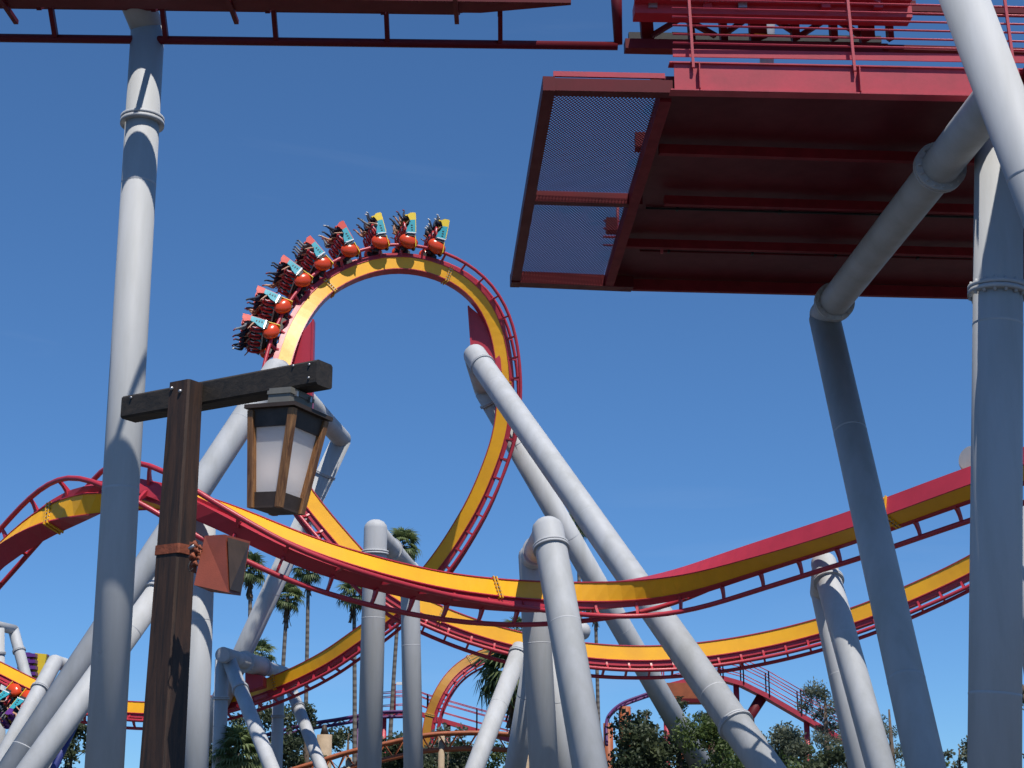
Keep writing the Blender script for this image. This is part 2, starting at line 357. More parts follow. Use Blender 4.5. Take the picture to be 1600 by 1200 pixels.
# loop track
TB = Track([(-60, 1020, 90, -22), (0, 1047, 89, -22), (52, 1073, 88, -22), (110, 1094, 87.2, -22), (214, 1109, 86, -22), (322, 1102, 84, -20), (410, 1076, 82.3, -18), (465, 1053, 81.2, -18),
            (520, 1023, 80, -16), (547, 1003, 79.4, -15), (604, 962, 78.4, -12), (655, 912, 77.6, -9), (690, 868, 77.2, -7), (713, 832, 77, -5), (740, 785, 76.7, -3), (765, 725, 76.4, 0),
            (781, 675, 76.2, 2), (786, 630, 76, 4), (786, 592, 75.8, 6), (782, 555, 75.6, 9), (775, 520, 75.4, 12), (763, 490, 75.1, 15), (747, 465, 74.8, 17), (722, 443, 74.4, 20),
            (697, 429, 74, 22), (665, 418, 73.6, 24), (627, 413, 73.2, 24), (590, 416, 72.8, 22), (552, 428, 72.3, 18), (530, 439, 72, 16), (508, 453, 71.6, 14), (492, 469, 71.3, 12),
            (475, 492, 70.9, 10), (463, 514, 70.5, 8), (453, 538, 70.1, 6), (442, 575, 69.6, 4), (435, 620, 69.1, 2), (437, 670, 68.6, 0), (449, 720, 68.1, -2), (470, 762, 67.7, -5), (503, 806, 67.3, -8),
            (540, 850, 67, -11), (585, 899, 66.8, -14), (627, 933, 66.7, -16), (690, 963, 66.8, -17), (745, 984, 67, -18), (812, 1003, 67.4, -19), (870, 1014, 67.8, -19), (930, 1021, 68.2, -18),
            (982, 1024, 68.5, -17), (1045, 1023, 68.7, -16), (1107, 1017, 68.7, -15), (1170, 1007, 68.6, -14), (1250, 989, 68.2, -13), (1347, 959, 67.4, -12), (1460, 911, 66.3, -10), (1514, 884, 65.7, -8), (1596, 835, 64.5, -5), (1680, 775, 63, -3)])
build_track(TB, 'loop_track', 'yellow and red coaster track turning through the tall vertical loop',
            [(79, 1085), (433, 1066), (786, 600), (697, 429), (515, 448), (437, 670), (690, 963), (1300, 975)])

# red gusset boxes inside the loop where its supports meet the spine
def gusset(px, name, label, Y, depth):
    root = thing(name, label, 'track bracket', at(px[0][0], px[0][1], Y))
    poly = [at(x, y, Y) for x, y in px]
    part(MB().prism(poly, (0, depth, 0)), 'gusset_plate', RED, root)
    e = [at(px[0][0], px[0][1], Y), at(px[1][0], px[1][1], Y)]
    part(MB().bar(e[0] + Vector((0, depth / 2, 0)), e[1] + Vector((0, depth / 2, 0)), 0.10, depth + 0.1, Vector((0, 1, 0))), 'edge_plate', RED, root)
gusset([(489, 499), (486, 640), (440, 640), (446, 575), (462, 532)], 'gusset_bracket', 'red gusset box inside the left shoulder of the loop', 70.25, 0.5)
gusset([(732, 478), (739, 575), (784, 580), (782, 560), (771, 528), (752, 494)], 'gusset_bracket', 'red gusset box inside the right shoulder of the loop', 75.3, 0.5)

# ------------------------------------------------------------------ tubular supports
def to_ground(a, b):
    d = b - a
    return a + d * (a.z / -d.z) if d.z < 0 else b
def support(name, label, cols=(), beams=(), flanges=(), group='grey tubular coaster supports', mat=None, bolts=False):
    mat = mat or GREY
    """cols: (top point, lower point, radius, dome) carried on to the ground; beams: (a, b, radius, dome a, dome b); flanges: (column or beam key, fraction)"""
    base = None; mem = []
    for a, b, r, dome in cols:
        e = to_ground(a, b); mem.append((a, e, r)); base = base or Vector((e.x, e.y, 0))
    root = thing(name, label, 'coaster support', base or Vector(beams[0][0]), group)
    for (a, e, r), c in zip(mem, cols):
        part(MB().tube([a, e], r, 32, dome0=c[3]), 'column', mat, root)
        t = (e - a).normalized(); Lc = (e - a).length; q = 3.2
        while q < Lc - 1.5:
            part(MB().tube([a + t * q, a + t * (q + .012), a + t * (q + .03), a + t * (q + .042)], [r * 1.0005, r * 1.012, r * 1.012, r * 1.0005], 32, caps=False), 'weld_seam', GREYD, root); q += 5.7
        part(MB().tube([Vector((e.x, e.y, 0)), Vector((e.x, e.y, 0.25))], r * 2.0, 24), 'footing', CONC, root)
    for a, b, r, d0, d1 in beams:
        part(MB().tube([a, b], r, 32, dome0=d0, dome1=d1), 'cross_beam', mat, root)
    for f in flanges:
        i, q = f[0], f[1]; fr = f[2] if len(f) > 2 else 1.22
        lst = mem if isinstance(i, int) else [(b[0], b[1], b[2]) for b in beams]
        i = i if isinstance(i, int) else int(i[1:])
        a, e, r = lst[i]; t = (e - a).normalized()
        # q is the pixel height of the flange: find it along the member
        lo, hi = 0.0, 1.0
        best = min((abs(proj(a + (e - a) * k / 600)[1] - q), k / 600) for k in range(601))[1]
        c = a + (e - a) * best
        fl = part(MB().tube([c - t * 0.075, c - t * 0.006], r * fr, 32).tube([c + t * 0.006, c + t * 0.075], r * fr, 32), 'flange', GREYD, root)
        if bolts:
            n = t.orthogonal().normalized(); bn = t.cross(n)
            for k in range(16):
                p = c + (n * math.cos(k * math.pi / 8) + bn * math.sin(k * math.pi / 8)) * r * (1 + fr) / 2
                part(MB().tube([p - t * 0.12, p + t * 0.12], 0.026, 6), 'bolt', GREYD, root)
    return root
# left tall column
support('coaster_support', 'tall single grey column on the left, rising behind the wooden lamp post',
        [(at(231, 45, 25.9), at(163, 1200, 25.4), 0.31, False)], [(at(231, 45, 25.9), at(196, -40, 25.2), 0.31, False, False)], [(0, 190, 1.28)])
# loop, right shoulder
support('coaster_support', 'pair of thick sloping grey tubes holding the right side of the loop',
        [(at(742, 555, 72.2), at(1197, 1200, 53), 0.57, True), (at(758, 610, 76.8), at(1098, 1200, 84), 0.58, False)],
        [(at(745, 565, 72.2), at(757, 608, 77.5), 0.56, False, True)], [(0, 572, 1.1), (0, 1133, 1.15), (1, 628, 1.15)])
# loop, left shoulder
support('coaster_support', 'grey sloping tubes and crossbar behind the lantern holding the left side of the loop',
        [(at(432, 578, 68), at(28, 1192, 61), 0.60, True), (at(534, 686, 80), at(305, 1180, 83), 0.52, False)],
        [(at(436, 578, 68), at(534, 686, 80), 0.50, False, True)], [(1, 742, 1.12)])
# near hill support hidden partly by the wooden post
support('coaster_support', 'grey upright and flanged raking tube just behind the wooden lamp post',
        [(at(316, 808, 46.8), at(303, 1200, 46.5), 0.42, False), (at(290, 865, 47.0), at(50, 1200, 43), 0.36, False)], [], [(1, 925, 1.2)])
# bent frame at lower left
support('coaster_support', 'bent grey frame straddling the loop track at the lower left',
        [(at(86, 1034, 84), at(9, 1175, 80), 0.42, True), (at(124, 1046, 90), at(88, 1100, 91), 0.40, False)],
        [(at(86, 1034, 84), at(124, 1046, 90), 0.36, False, True)], [(0, 1077, 1.2)])
support('coaster_support', 'small grey frame with a level arm at the far left edge',
        [(at(-2, 982, 92), at(0, 1200, 92), 0.33, False), (at(21, 984, 95), at(52, 1100, 93.5), 0.33, True)],
        [(at(-30, 972, 92), at(22, 984, 95), 0.30, True, False)], [(0, 1021, 1.2), (1, 1017, 1.2)])
# frame over the loop track, lower middle left
sf = support('coaster_support', 'four-legged grey frame whose round beam end faces the camera, loop track slung beneath',
        [(at(347, 1030, 76), at(342, 1200, 76), 0.34, False), (at(357, 1030, 76), at(424, 1200, 70), 0.34, False),
         (at(436, 1052, 86), at(432, 1200, 86), 0.32, False), (at(446, 1054, 86), at(502, 1200, 81), 0.32, False)],
        [(at(348, 1023, 75), at(452, 1055, 87), 0.38, False, False), (at(382, 1034, 78.6), at(408, 1042, 81.6), 0.50, False, False)],
        [(0, 1091, 1.2), (1, 1078, 1.2), (2, 1119, 1.2), (3, 1106, 1.2), ('b1', 1034, 1.1), ('b1', 1042, 1.1)])
part(MB().prism([at(383, 1050, 80.2), at(411, 1056, 80.2), at(411, 1072, 80.2), at(383, 1080, 80.2)], (0, 1.2, 0)), 'hanger_bracket', RED, sf)
part(MB().tube([at(348, 1023, 74.98), at(348, 1023, 74.85)], 0.33, 32), 'end_plate', GREYD, sf)
# middle portal
support('coaster_support', 'grey portal with a domed elbow standing in the middle behind the near track',
        [(at(587, 826, 54.5), at(577, 1200, 54.5), 0.42, True), (at(640, 888, 64), at(646, 1200, 64), 0.40, True)],
        [(at(587, 830, 54.5), at(640, 890, 64), 0.36, False, True)], [(0, 864, 1.15), ('b0', 858, 1.2)])
# right of centre portal
support('coaster_support', 'stout grey portal right of centre whose front leg crosses before the near track',
        [(at(856, 828, 44.5), at(922, 1200, 41.5), 0.47, True), (at(832, 868, 56), at(850, 1200, 56), 0.52, True), (at(846, 960, 56.8), at(798, 1240, 60), 0.40, False), (at(856, 960, 57.2), at(878, 1200, 58), 0.40, False)],
        [(at(856, 834, 44.5), at(832, 872, 56), 0.44, True, True)], [(0, 856, 1.14), ('b0', 860, 1.15)])
support('coaster_support', 'short grey raking tube propping the loop track left of the stout portal',
        [(at(814, 1012, 66), at(742, 1200, 62.5), 0.38, False)], [], [(0, 1022, 1.15)])
support('coaster_support', 'grey cross tube whose rounded end shows right of the stout portal leg',
        [(at(897, 988, 75), at(890, 1200, 75), 0.42, False)], [(at(880, 985, 75), at(912, 986, 75), 0.42, False, True)], [])
# right leaning pair
support('coaster_support', 'pair of leaning grey legs under the near track on the right, sunlit',
        [(at(1287, 880, 50.5), at(1376, 1200, 46), 0.42, True), (at(1284, 925, 55), at(1344, 1200, 53), 0.40, True)],
        [(at(1288, 884, 50.5), at(1283, 926, 55.5), 0.40, False, True)], [(0, 907, 1.2)])
support('coaster_support', 'grey arm and leg reaching from behind the right-hand column to the near track',
        [(at(1572, 735, 46), at(1612, 1000, 45), 0.36, True)], [(at(1512, 716, 45), at(1572, 738, 46), 0.34, False, False)], [('b0', 718, 1.2)])
# platform supports at right
PZ = 12.7
pa = at_h(1556, 150, PZ - 0.61); pb = at_h(1288, 492, PZ - 0.61)
support('coaster_support', 'shaded grey frame under the red platform with a flanged cross beam and two long legs',
        [(Vector((pb.x, pb.y, pb.z - 0.07)), at(1447, 1200, pb.y - 4.7), 0.33, False), (at(1561, 215, pa.y + 1.9), at(1554, 1200, pa.y + 1.9), 0.38, False)],
        [(pa, pb, 0.32, True, True)], [('b0', 262, 1.35), ('b0', 472, 1.3), (1, 455, 1.22)], bolts=True)
support('coaster_support', 'big sunlit grey tube slanting across the top right corner',
        [(at(1492, -40, pa.y - 1.3), at(1632, 330, pa.y - 1.3), 0.33, False)], [], [])
# blue pipe low left
support('coaster_support', 'thin navy blue pipe between the raking grey tubes at lower left', [(at(122, 1120, 88), at(94, 1180, 88), 0.22, False)], [], [], None, BLUEP)

# ------------------------------------------------------------------ red platform, upper right
K = 0.72      # member sizes of this structure relative to a full brake-run platform
def PL(px, py, dz=0.0):
    p = at_h(px, py, PZ); p.z += dz * K; return p
NL, FL = PL(848, 141), PL(797, 449)
N1 = PL(1455, 153); e1 = (N1 - NL).normalized(); e2 = (FL - NL).normalized(); ez = Vector((0, 0, 1))
def nearx(px, dz=0.0, dy=0.0):            # point of the near edge seen at column px
    lo, hi = -5.0, 40.0
    for _ in range(50):
        m = (lo + hi) / 2
        if proj(NL + e1 * m)[0] < px: lo = m
        else: hi = m
    p = NL + e1 * lo; return Vector((p.x, p.y + dy * K, p.z + dz * K))
def run(p, L): return p + e1 * (L * K)
WID = (nearx(1600) - NL).length + 4.0      # platform runs on out of the frame
pf = thing('platform', 'large dark red steel platform with a perforated end panel, seen from below', 'platform', NL)
# frame round the perforated end
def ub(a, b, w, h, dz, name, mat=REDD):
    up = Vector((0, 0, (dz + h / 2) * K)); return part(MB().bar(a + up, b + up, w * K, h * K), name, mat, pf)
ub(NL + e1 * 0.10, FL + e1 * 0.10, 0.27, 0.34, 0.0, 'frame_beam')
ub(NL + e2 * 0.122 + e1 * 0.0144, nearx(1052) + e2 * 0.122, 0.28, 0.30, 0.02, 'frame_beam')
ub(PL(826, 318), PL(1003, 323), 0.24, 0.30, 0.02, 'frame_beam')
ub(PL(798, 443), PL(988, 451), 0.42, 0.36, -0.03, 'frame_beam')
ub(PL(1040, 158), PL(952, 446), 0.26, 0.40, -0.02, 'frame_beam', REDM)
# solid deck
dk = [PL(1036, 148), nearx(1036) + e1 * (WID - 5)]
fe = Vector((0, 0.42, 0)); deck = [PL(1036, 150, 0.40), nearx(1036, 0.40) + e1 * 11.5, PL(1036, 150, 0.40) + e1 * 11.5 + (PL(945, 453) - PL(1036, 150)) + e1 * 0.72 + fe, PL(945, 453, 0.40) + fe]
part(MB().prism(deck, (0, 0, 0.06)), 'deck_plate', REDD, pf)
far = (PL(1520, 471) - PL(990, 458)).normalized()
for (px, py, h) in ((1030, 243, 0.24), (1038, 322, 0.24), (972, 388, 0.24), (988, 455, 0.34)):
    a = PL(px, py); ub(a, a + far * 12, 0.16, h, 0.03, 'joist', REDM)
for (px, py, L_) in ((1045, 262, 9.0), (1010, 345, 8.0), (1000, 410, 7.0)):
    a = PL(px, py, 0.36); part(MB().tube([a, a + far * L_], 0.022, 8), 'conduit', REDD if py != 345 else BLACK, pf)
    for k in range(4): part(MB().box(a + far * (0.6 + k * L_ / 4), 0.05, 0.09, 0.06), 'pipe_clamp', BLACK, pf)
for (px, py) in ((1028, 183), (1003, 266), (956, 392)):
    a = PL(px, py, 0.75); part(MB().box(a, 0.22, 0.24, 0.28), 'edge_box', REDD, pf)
# perforated panels: two families of flat strands
def grate(c, n, name):
    A, B, Cc, D = [PL(*p, 0.30) for p in c]         # near-left, near-right, far-right, far-left
    mb = MB(); U = 0.062
    o = A; ax = (B - A).normalized(); ay = Vector((-ax.y, ax.x, 0))
    poly = [((p - o).dot(ax), (p - o).dot(ay)) for p in (A, B, Cc, D)]
    def clip(k, sl):                                  # line y = sl*(x-k) cut to the quad
        hits = []
        for (x0, y0), (x1, y1) in zip(poly, poly[1:] + poly[:1]):
            f0, f1 = y0 - sl * (x0 - k), y1 - sl * (x1 - k)
            if f0 * f1 < 0: t = f0 / (f0 - f1); hits.append((x0 + (x1 - x0) * t, y0 + (y1 - y0) * t))
        return hits if len(hits) == 2 else None
    for sl in (1.6, -1.6):
        k = -12.0
        while k < 14.0:
            h = clip(k, sl)
            if h:
                a = o + ax * h[0][0] + ay * h[0][1]; b = o + ax * h[1][0] + ay * h[1][1]
                mb.bar(a, b, 0.0135, 0.008)
            k += U
    g_ = part(mb, name, REDD, pf); g_['kind'] = 'stuff'
grate([(855, 158), (1038, 163), (985, 318), (828, 314)], 0, 'perforated_panel')
grate([(826, 322), (982, 328), (942, 449), (803, 443)], 0, 'perforated_panel')
# near-edge girder: web, flanges, toe board, rails
g0 = nearx(1054); GL = 17.0
ub(g0 - e2 * 0.0144, run(g0, GL) - e2 * 0.0144, 0.03, 0.66, 0.03, 'girder_web', REDP)
ub(g0 - e1 * 0.072, run(g0, GL), 0.30, 0.03, -0.002, 'girder_flange', REDP)
ub(g0 - e1 * 0.072 + e2 * 0.03, run(g0, GL) + e2 * 0.03, 0.26, 0.03, 0.692, 'girder_flange', REDP)
for k in range(5):
    q = run(g0, 0.55 + 3.55 * k); part(MB().box(q + Vector((0, -0.072, 0.26)), 0.018, 0.115, 0.45), 'stiffener', REDP, pf)
a0 = nearx(865); b0 = nearx(1040)
ub(a0 + e2 * 0.036, b0 + e2 * 0.036, 0.06, 0.12, 0.36, 'edge_angle', REDP)
ub(nearx(1054, 0, 0.1), run(g0, GL), 0.03, 0.19, 0.93, 'toe_board', REDP)
for k in range(6):
    zz = 1.22 + 0.215 * k
    part(MB().tube([nearx(1054, zz), run(nearx(1054, zz), GL)], 0.0175, 8), 'guard_rail', REDP, pf)
for k in range(5):
    q = run(g0, 0.42 + 3.58 * k)
    part(MB().bar(q + Vector((0, -0.086, 0.40)), q + Vector((-0.03, -0.043, 1.8)), 0.043, 0.043, Vector((0, 1, 0))), 'guard_post', REDP, pf)
# rail seen through the perforated panel
for y in (308, 345, 357, 370, 383):
    part(MB().tube([at(942, y, 29.52), at(1050, y + 3, 29.52)], 0.025, 8), 'guard_rail', REDP, pf)
part(MB().tube([at(966, 306, 29.52), at(963, 396, 29.52)], 0.029, 8), 'guard_post', REDP, pf)
part(MB().tube([at(1036, 306, 29.52), at(1034, 396, 29.52)], 0.029, 8), 'guard_post', REDP, pf)
# unseen plate added beyond the frame to shade the right-hand column
part(MB().prism([(8.06, NL.y - 0.25, PZ + 0.3), (8.06, NL.y + 0.35, PZ + 0.3), (12.5, NL.y + 0.35, PZ + 0.3), (12.5, 16.5, PZ + 0.3), (7.75, 16.5, PZ + 0.3)], (0, 0, 0.06)), 'shade_plate', REDD, pf)

# ------------------------------------------------------------------ brake run track along the top
fr_ = [at(-160, 57, 25.63), at(400, 62, 25.74), at(965, 72, 25.99)]
RB = RD * K
zc = sum(p.z for p in fr_) / 3
cp = [Vector((p.x, p.y - 0.58, zc + RB)) for p in fr_]
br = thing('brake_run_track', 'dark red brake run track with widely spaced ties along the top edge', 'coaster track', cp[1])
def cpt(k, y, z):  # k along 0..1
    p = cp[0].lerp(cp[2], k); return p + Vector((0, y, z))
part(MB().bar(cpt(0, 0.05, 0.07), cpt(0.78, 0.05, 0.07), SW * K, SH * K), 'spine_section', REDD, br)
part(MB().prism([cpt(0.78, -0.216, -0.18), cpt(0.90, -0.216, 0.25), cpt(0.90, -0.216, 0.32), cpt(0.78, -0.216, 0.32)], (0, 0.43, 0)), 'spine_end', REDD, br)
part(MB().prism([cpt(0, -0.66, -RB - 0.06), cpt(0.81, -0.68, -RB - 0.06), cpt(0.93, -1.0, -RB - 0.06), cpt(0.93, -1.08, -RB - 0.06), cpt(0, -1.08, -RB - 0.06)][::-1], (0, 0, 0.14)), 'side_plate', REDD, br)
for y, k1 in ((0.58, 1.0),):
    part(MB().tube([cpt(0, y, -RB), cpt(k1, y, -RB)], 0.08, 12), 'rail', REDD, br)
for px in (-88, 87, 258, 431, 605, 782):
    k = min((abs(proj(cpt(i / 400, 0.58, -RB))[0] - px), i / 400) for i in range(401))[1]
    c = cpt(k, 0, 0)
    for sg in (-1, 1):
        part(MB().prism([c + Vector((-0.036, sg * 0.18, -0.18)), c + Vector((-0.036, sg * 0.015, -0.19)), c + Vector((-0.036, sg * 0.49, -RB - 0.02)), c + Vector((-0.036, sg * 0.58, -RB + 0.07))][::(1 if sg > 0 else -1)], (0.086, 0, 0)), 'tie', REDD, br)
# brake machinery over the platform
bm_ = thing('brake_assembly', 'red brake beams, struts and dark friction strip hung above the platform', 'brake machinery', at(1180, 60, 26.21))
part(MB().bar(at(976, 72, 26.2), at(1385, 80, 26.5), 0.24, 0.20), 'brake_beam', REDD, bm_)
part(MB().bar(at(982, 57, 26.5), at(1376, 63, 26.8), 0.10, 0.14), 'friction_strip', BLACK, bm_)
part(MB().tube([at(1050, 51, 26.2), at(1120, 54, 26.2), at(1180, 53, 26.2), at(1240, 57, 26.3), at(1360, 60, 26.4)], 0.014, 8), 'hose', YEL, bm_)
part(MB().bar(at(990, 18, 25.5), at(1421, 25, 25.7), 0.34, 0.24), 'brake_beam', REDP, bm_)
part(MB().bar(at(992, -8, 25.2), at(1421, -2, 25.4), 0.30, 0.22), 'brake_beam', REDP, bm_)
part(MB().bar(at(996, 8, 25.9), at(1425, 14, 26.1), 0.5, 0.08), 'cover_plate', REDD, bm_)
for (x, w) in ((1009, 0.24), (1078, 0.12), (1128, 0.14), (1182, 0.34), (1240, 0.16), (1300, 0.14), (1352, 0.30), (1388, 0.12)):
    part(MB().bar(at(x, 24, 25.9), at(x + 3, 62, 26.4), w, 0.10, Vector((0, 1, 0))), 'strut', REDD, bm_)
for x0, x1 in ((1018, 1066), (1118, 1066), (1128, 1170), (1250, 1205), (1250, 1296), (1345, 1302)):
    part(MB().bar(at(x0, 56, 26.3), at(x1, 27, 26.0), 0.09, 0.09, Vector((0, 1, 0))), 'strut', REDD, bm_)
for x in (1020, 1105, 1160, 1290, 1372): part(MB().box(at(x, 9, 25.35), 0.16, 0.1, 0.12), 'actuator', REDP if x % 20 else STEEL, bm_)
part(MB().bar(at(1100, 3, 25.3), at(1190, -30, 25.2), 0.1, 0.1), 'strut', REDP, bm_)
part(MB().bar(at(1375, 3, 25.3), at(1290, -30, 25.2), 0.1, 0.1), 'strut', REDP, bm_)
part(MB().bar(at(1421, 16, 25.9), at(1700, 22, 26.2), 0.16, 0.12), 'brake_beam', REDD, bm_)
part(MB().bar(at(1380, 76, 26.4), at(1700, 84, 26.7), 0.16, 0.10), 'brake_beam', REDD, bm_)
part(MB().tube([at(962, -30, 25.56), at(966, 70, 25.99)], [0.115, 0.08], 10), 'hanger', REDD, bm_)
post = thing('support_post', 'short grey post standing on the platform behind its railing', 'post', at(1199, 96, 28.08))
part(MB().tube([at(1197, 130, 28.08), at(1203, -60, 28.08)], 0.144, 20), 'post_shaft', GREY, post)
part(MB().box(at(1197, 128, 28.08), 0.43, 0.43, 0.04), 'base_plate', GREYD, post)
# unseen catwalk beside the brake run, added above frame to shade the left column
cw = thing('shade_caster', 'narrow unseen catwalk beside the brake run track above the left column', 'shade_caster', (-9, 21.1, 15.3))
part(MB().box((-9, 21.1, 15.35), 18, 1.2, 0.06), 'deck_plate', REDD, cw)
for y in (20.52, 21.68): part(MB().bar((-18, y, 15.26), (0, y, 15.26), 0.06, 0.12), 'edge_beam', REDD, cw)
for k in range(5): part(MB().bar((-17 + 4 * k, 21.2, 15.45), (-17 + 4 * k, 25.0, 15.6), 0.08, 0.08), 'bracket', REDD, cw)

# ------------------------------------------------------------------ wooden lamp post with lantern and speaker
bR = at(507, 585, 8.0); bL = at_h(202, 640, bR.z); bd = (bR - bL).normalized(); bn_ = Vector((bd.y, -bd.x, 0)).normalized()
if bn_.y > 0: bn_ = -bn_
pm = min((abs(proj(bL + (bR - bL) * k / 400)[0] - 316), k / 400) for k in range(401))[1]
pc = bL.lerp(bR, pm) + bn_ * 0.135
lp = thing('lamp_post', 'dark timber lamp post with a crossbeam, nearest thing on the left', 'lamp post', Vector((pc.x, pc.y, 0)))
def rotm(z): return Matrix((bd, -bn_, Vector((0, 0, 1)))).transposed()
def frustum(mb, c0, c1, w0, d0, w1, d1, X, Y, bev=0.012, mi=0):
    vs = []
    for c, w, d in ((c0, w0, d0), (c1, w1, d1)):
        for sx, sy, i in ((-1, -1, 0), (1, -1, 1), (1, 1, 2), (-1, 1, 3)):
            pts = [(sx * (w / 2), sy * (d / 2 - bev)), (sx * (w / 2 - bev), sy * (d / 2))]
            if (sx * sy) > 0: pts = pts
            else: pts = pts[::-1]
            for x, y in pts: vs.append(Vector(c) + X * x + Y * y)
    fs = [(i, (i + 1) % 8, 8 + (i + 1) % 8, 8 + i) for i in range(8)] + [tuple(reversed(range(8))), tuple(range(8, 16))]
    return mb.add(vs, fs, mi)
tz = bR.z + 0.045
mbp = MB(); frustum(mbp, Vector((pc.x - 0.01, pc.y, 0)), Vector((pc.x, pc.y, tz)), 0.215, 0.20, 0.155, 0.125, bd, -bn_)
part(mbp, 'post', WPOST, lp)
mbb = MB(); Xb = -bn_; frustum(mbb, bL, bR, 0.135, 0.135, 0.14, 0.14, Xb, Vector((0, 0, 1)))
bo = part(mbb, 'crossbeam', WBEAM, lp)
for (dx, dz) in ((-0.045, -0.04), (0.02, -0.065)):
    q = Vector((pc.x, pc.y, tz)) + bn_ * 0.066 + bd * dx + Vector((0, 0, dz)); part(MB().ball(q, 0.012, 0.012, 0.012, nu=8, nv=6), 'bolt', STEEL, lp)
for q in (bL + bd * 0.08 + Vector((0, 0, 0.045)), bR - bd * 0.05 + Vector((0, 0, 0.045)), bR - bd * 0.05 + Vector((0, 0, -0.03)), bR - bd * 0.16 + Vector((0, 0, 0.055))):
    part(MB().ball(q + bn_ * 0.072, 0.008, 0.008, 0.008, nu=8, nv=6), 'bolt', STEEL, lp)
# lantern
lm = min((abs(proj(bL + (bR - bL) * k / 400)[0] - 456), k / 400) for k in range(401))[1]
lc = bL.lerp(bR, lm); ltop = Vector((lc.x, lc.y, lc.z - 0.07))
ln = thing('lantern', 'tapered wooden lantern with frosted white panes hanging under the timber crossbeam', 'lantern', ltop)
tilt = Matrix.Rotation(R(5), 3, 'Y')
yaw = R(60); X = tilt @ Vector((math.cos(yaw), math.sin(yaw), 0)); Y = tilt @ Vector((-math.sin(yaw), math.cos(yaw), 0)); Z = tilt @ Vector((0, 0, 1))
bx = Matrix((X, Y, Z)).transposed()
def L(x, y, z): return ltop + X * x + Y * y + Z * z
part(MB().box(L(0, 0, -0.055), 0.20, 0.15, 0.11, bx), 'junction_box', LBOX, ln)
part(MB().box(L(0, 0, -0.025), 0.212, 0.162, 0.02, bx), 'junction_lid', LBOX, ln)
for sx in (-0.06, 0.06):
    part(MB().box(L(sx, -0.085, -0.03), 0.014, 0.02, 0.03, bx), 'latch', STEEL, ln)
z0, z1 = -0.125, -0.665; h0, h1 = 0.150, 0.100     # half side at the top and bottom
part(MB().box(L(0, 0, z0 + 0.008), 0.345, 0.345, 0.022, bx), 'cap_plate', LDARK, ln)
def hs(z): return h0 + (h1 - h0) * (z - z0) / (z1 - z0)
def ringframe(za, zb, name, out=0.0, thick=0.012):
    for sx, sy in ((1, 0), (-1, 0), (0, 1), (0, -1)):
        a, b = hs(za) + out, hs(zb) + out; mb = MB()
        if sx: P = [L(sx * a, -a, za), L(sx * a, a, za), L(sx * b, b, zb), L(sx * b, -b, zb)]; off = X * (-sx * thick)
        else: P = [L(-a, sy * a, za), L(a, sy * a, za), L(b, sy * b, zb), L(-b, sy * b, zb)]; off = Y * (-sy * thick)
        part(mb.prism(P, off), name, LDARK, ln)
ringframe(z0 - 0.004, z0 - 0.10, 'top_rail', -0.006); ringframe(z1 + 0.085, z1 + 0.012, 'bottom_rail', -0.006)
part(MB().box(L(0, 0, z1 + 0.006), 0.19, 0.19, 0.012, bx), 'bottom_plate', LDARK, ln)
for sx, sy in ((1, 0), (-1, 0), (0, 1), (0, -1)):
    za, zb = z0 - 0.09, z1 + 0.075; a, b = hs(za) - 0.022, hs(zb) - 0.022
    P = [L(sx * a, -a, za), L(sx * a, a, za), L(sx * b, b, zb), L(sx * b, -b, zb)] if sx else [L(-a, sy * a, za), L(a, sy * a, za), L(b, sy * b, zb), L(-b, sy * b, zb)]
    part(MB().add(P, [(0, 1, 2, 3)]), 'pane', FROST, ln)
for sx in (-1, 1):
    for sy in (-1, 1):
        mb = MB(); a, b = hs(z0 - 0.02) - 0.008, hs(z1) - 0.008
        frustum(mb, L(sx * b, sy * b, z1 + 0.0), L(sx * a, sy * a, z0 - 0.012), 0.040, 0.040, 0.040, 0.040, X, Y, 0.004)
        part(mb, 'corner_post', WLAMP, ln)
bulb = part(MB().ball(L(0, 0, -.36), .03, .03, .045, nu=12, nv=8), 'bulb', FROST, ln)
bl = bpy.data.lights.new('bulb_light', 'POINT'); bl.energy = 0.25; bl.color = (1.0, 0.80, 0.68); bl.shadow_soft_size = 0.09
blo = bpy.data.objects.new('bulb_light', bl); C.objects.link(blo); blo.location = L(0, 0, -.44) - ltop; blo.parent = ln
# speaker
sp0 = at(345, 880, 7.95)
spk = thing('speaker_box', 'brick red outdoor speaker box strapped to the timber lamp post', 'speaker', sp0)
q = [at(320, 837, 8.02), at(352, 835, 7.90), at(303, 914, 7.86), at(357, 926, 7.72), at(391, 846, 8.12), at(376, 931, 7.98), at(360, 846, 8.24), at(330, 925, 8.12)]
part(MB().add(q, [(0, 2, 3, 1), (1, 3, 5, 4), (0, 1, 4, 6), (2, 7, 5, 3), (0, 6, 7, 2), (6, 4, 5, 7)]), 'cabinet', SPKR, spk)
def lerp4(a, b, c, d, u, v): return a.lerp(b, u).lerp(c.lerp(d, u), v)
gi = [lerp4(q[1], q[4], q[3], q[5], u, v) + Vector((0.004, -0.006, 0)) for u, v in ((0.06, 0.05), (0.94, 0.05), (0.94, 0.95), (0.06, 0.95))]
part(MB().prism(gi[::-1], (0.002, -0.004, 0)), 'grille', LDARK, spk)
zst = at(282, 861, pc.y).z; fsz = zst / tz; w_, d_ = 0.215 + (0.155 - 0.215) * fsz, 0.20 + (0.125 - 0.20) * fsz
stp = thing('strap_bracket', 'rusty orange strap and knobbly bracket clamped round the timber post', 'bracket', Vector((pc.x, pc.y, zst)))
mbs = MB(); frustum(mbs, Vector((pc.x, pc.y, zst - 0.026)), Vector((pc.x, pc.y, zst + 0.026)), w_ + 0.014, d_ + 0.014, w_ + 0.012, d_ + 0.012, bd, -bn_, 0.01)
part(mbs, 'strap', RUST, stp)
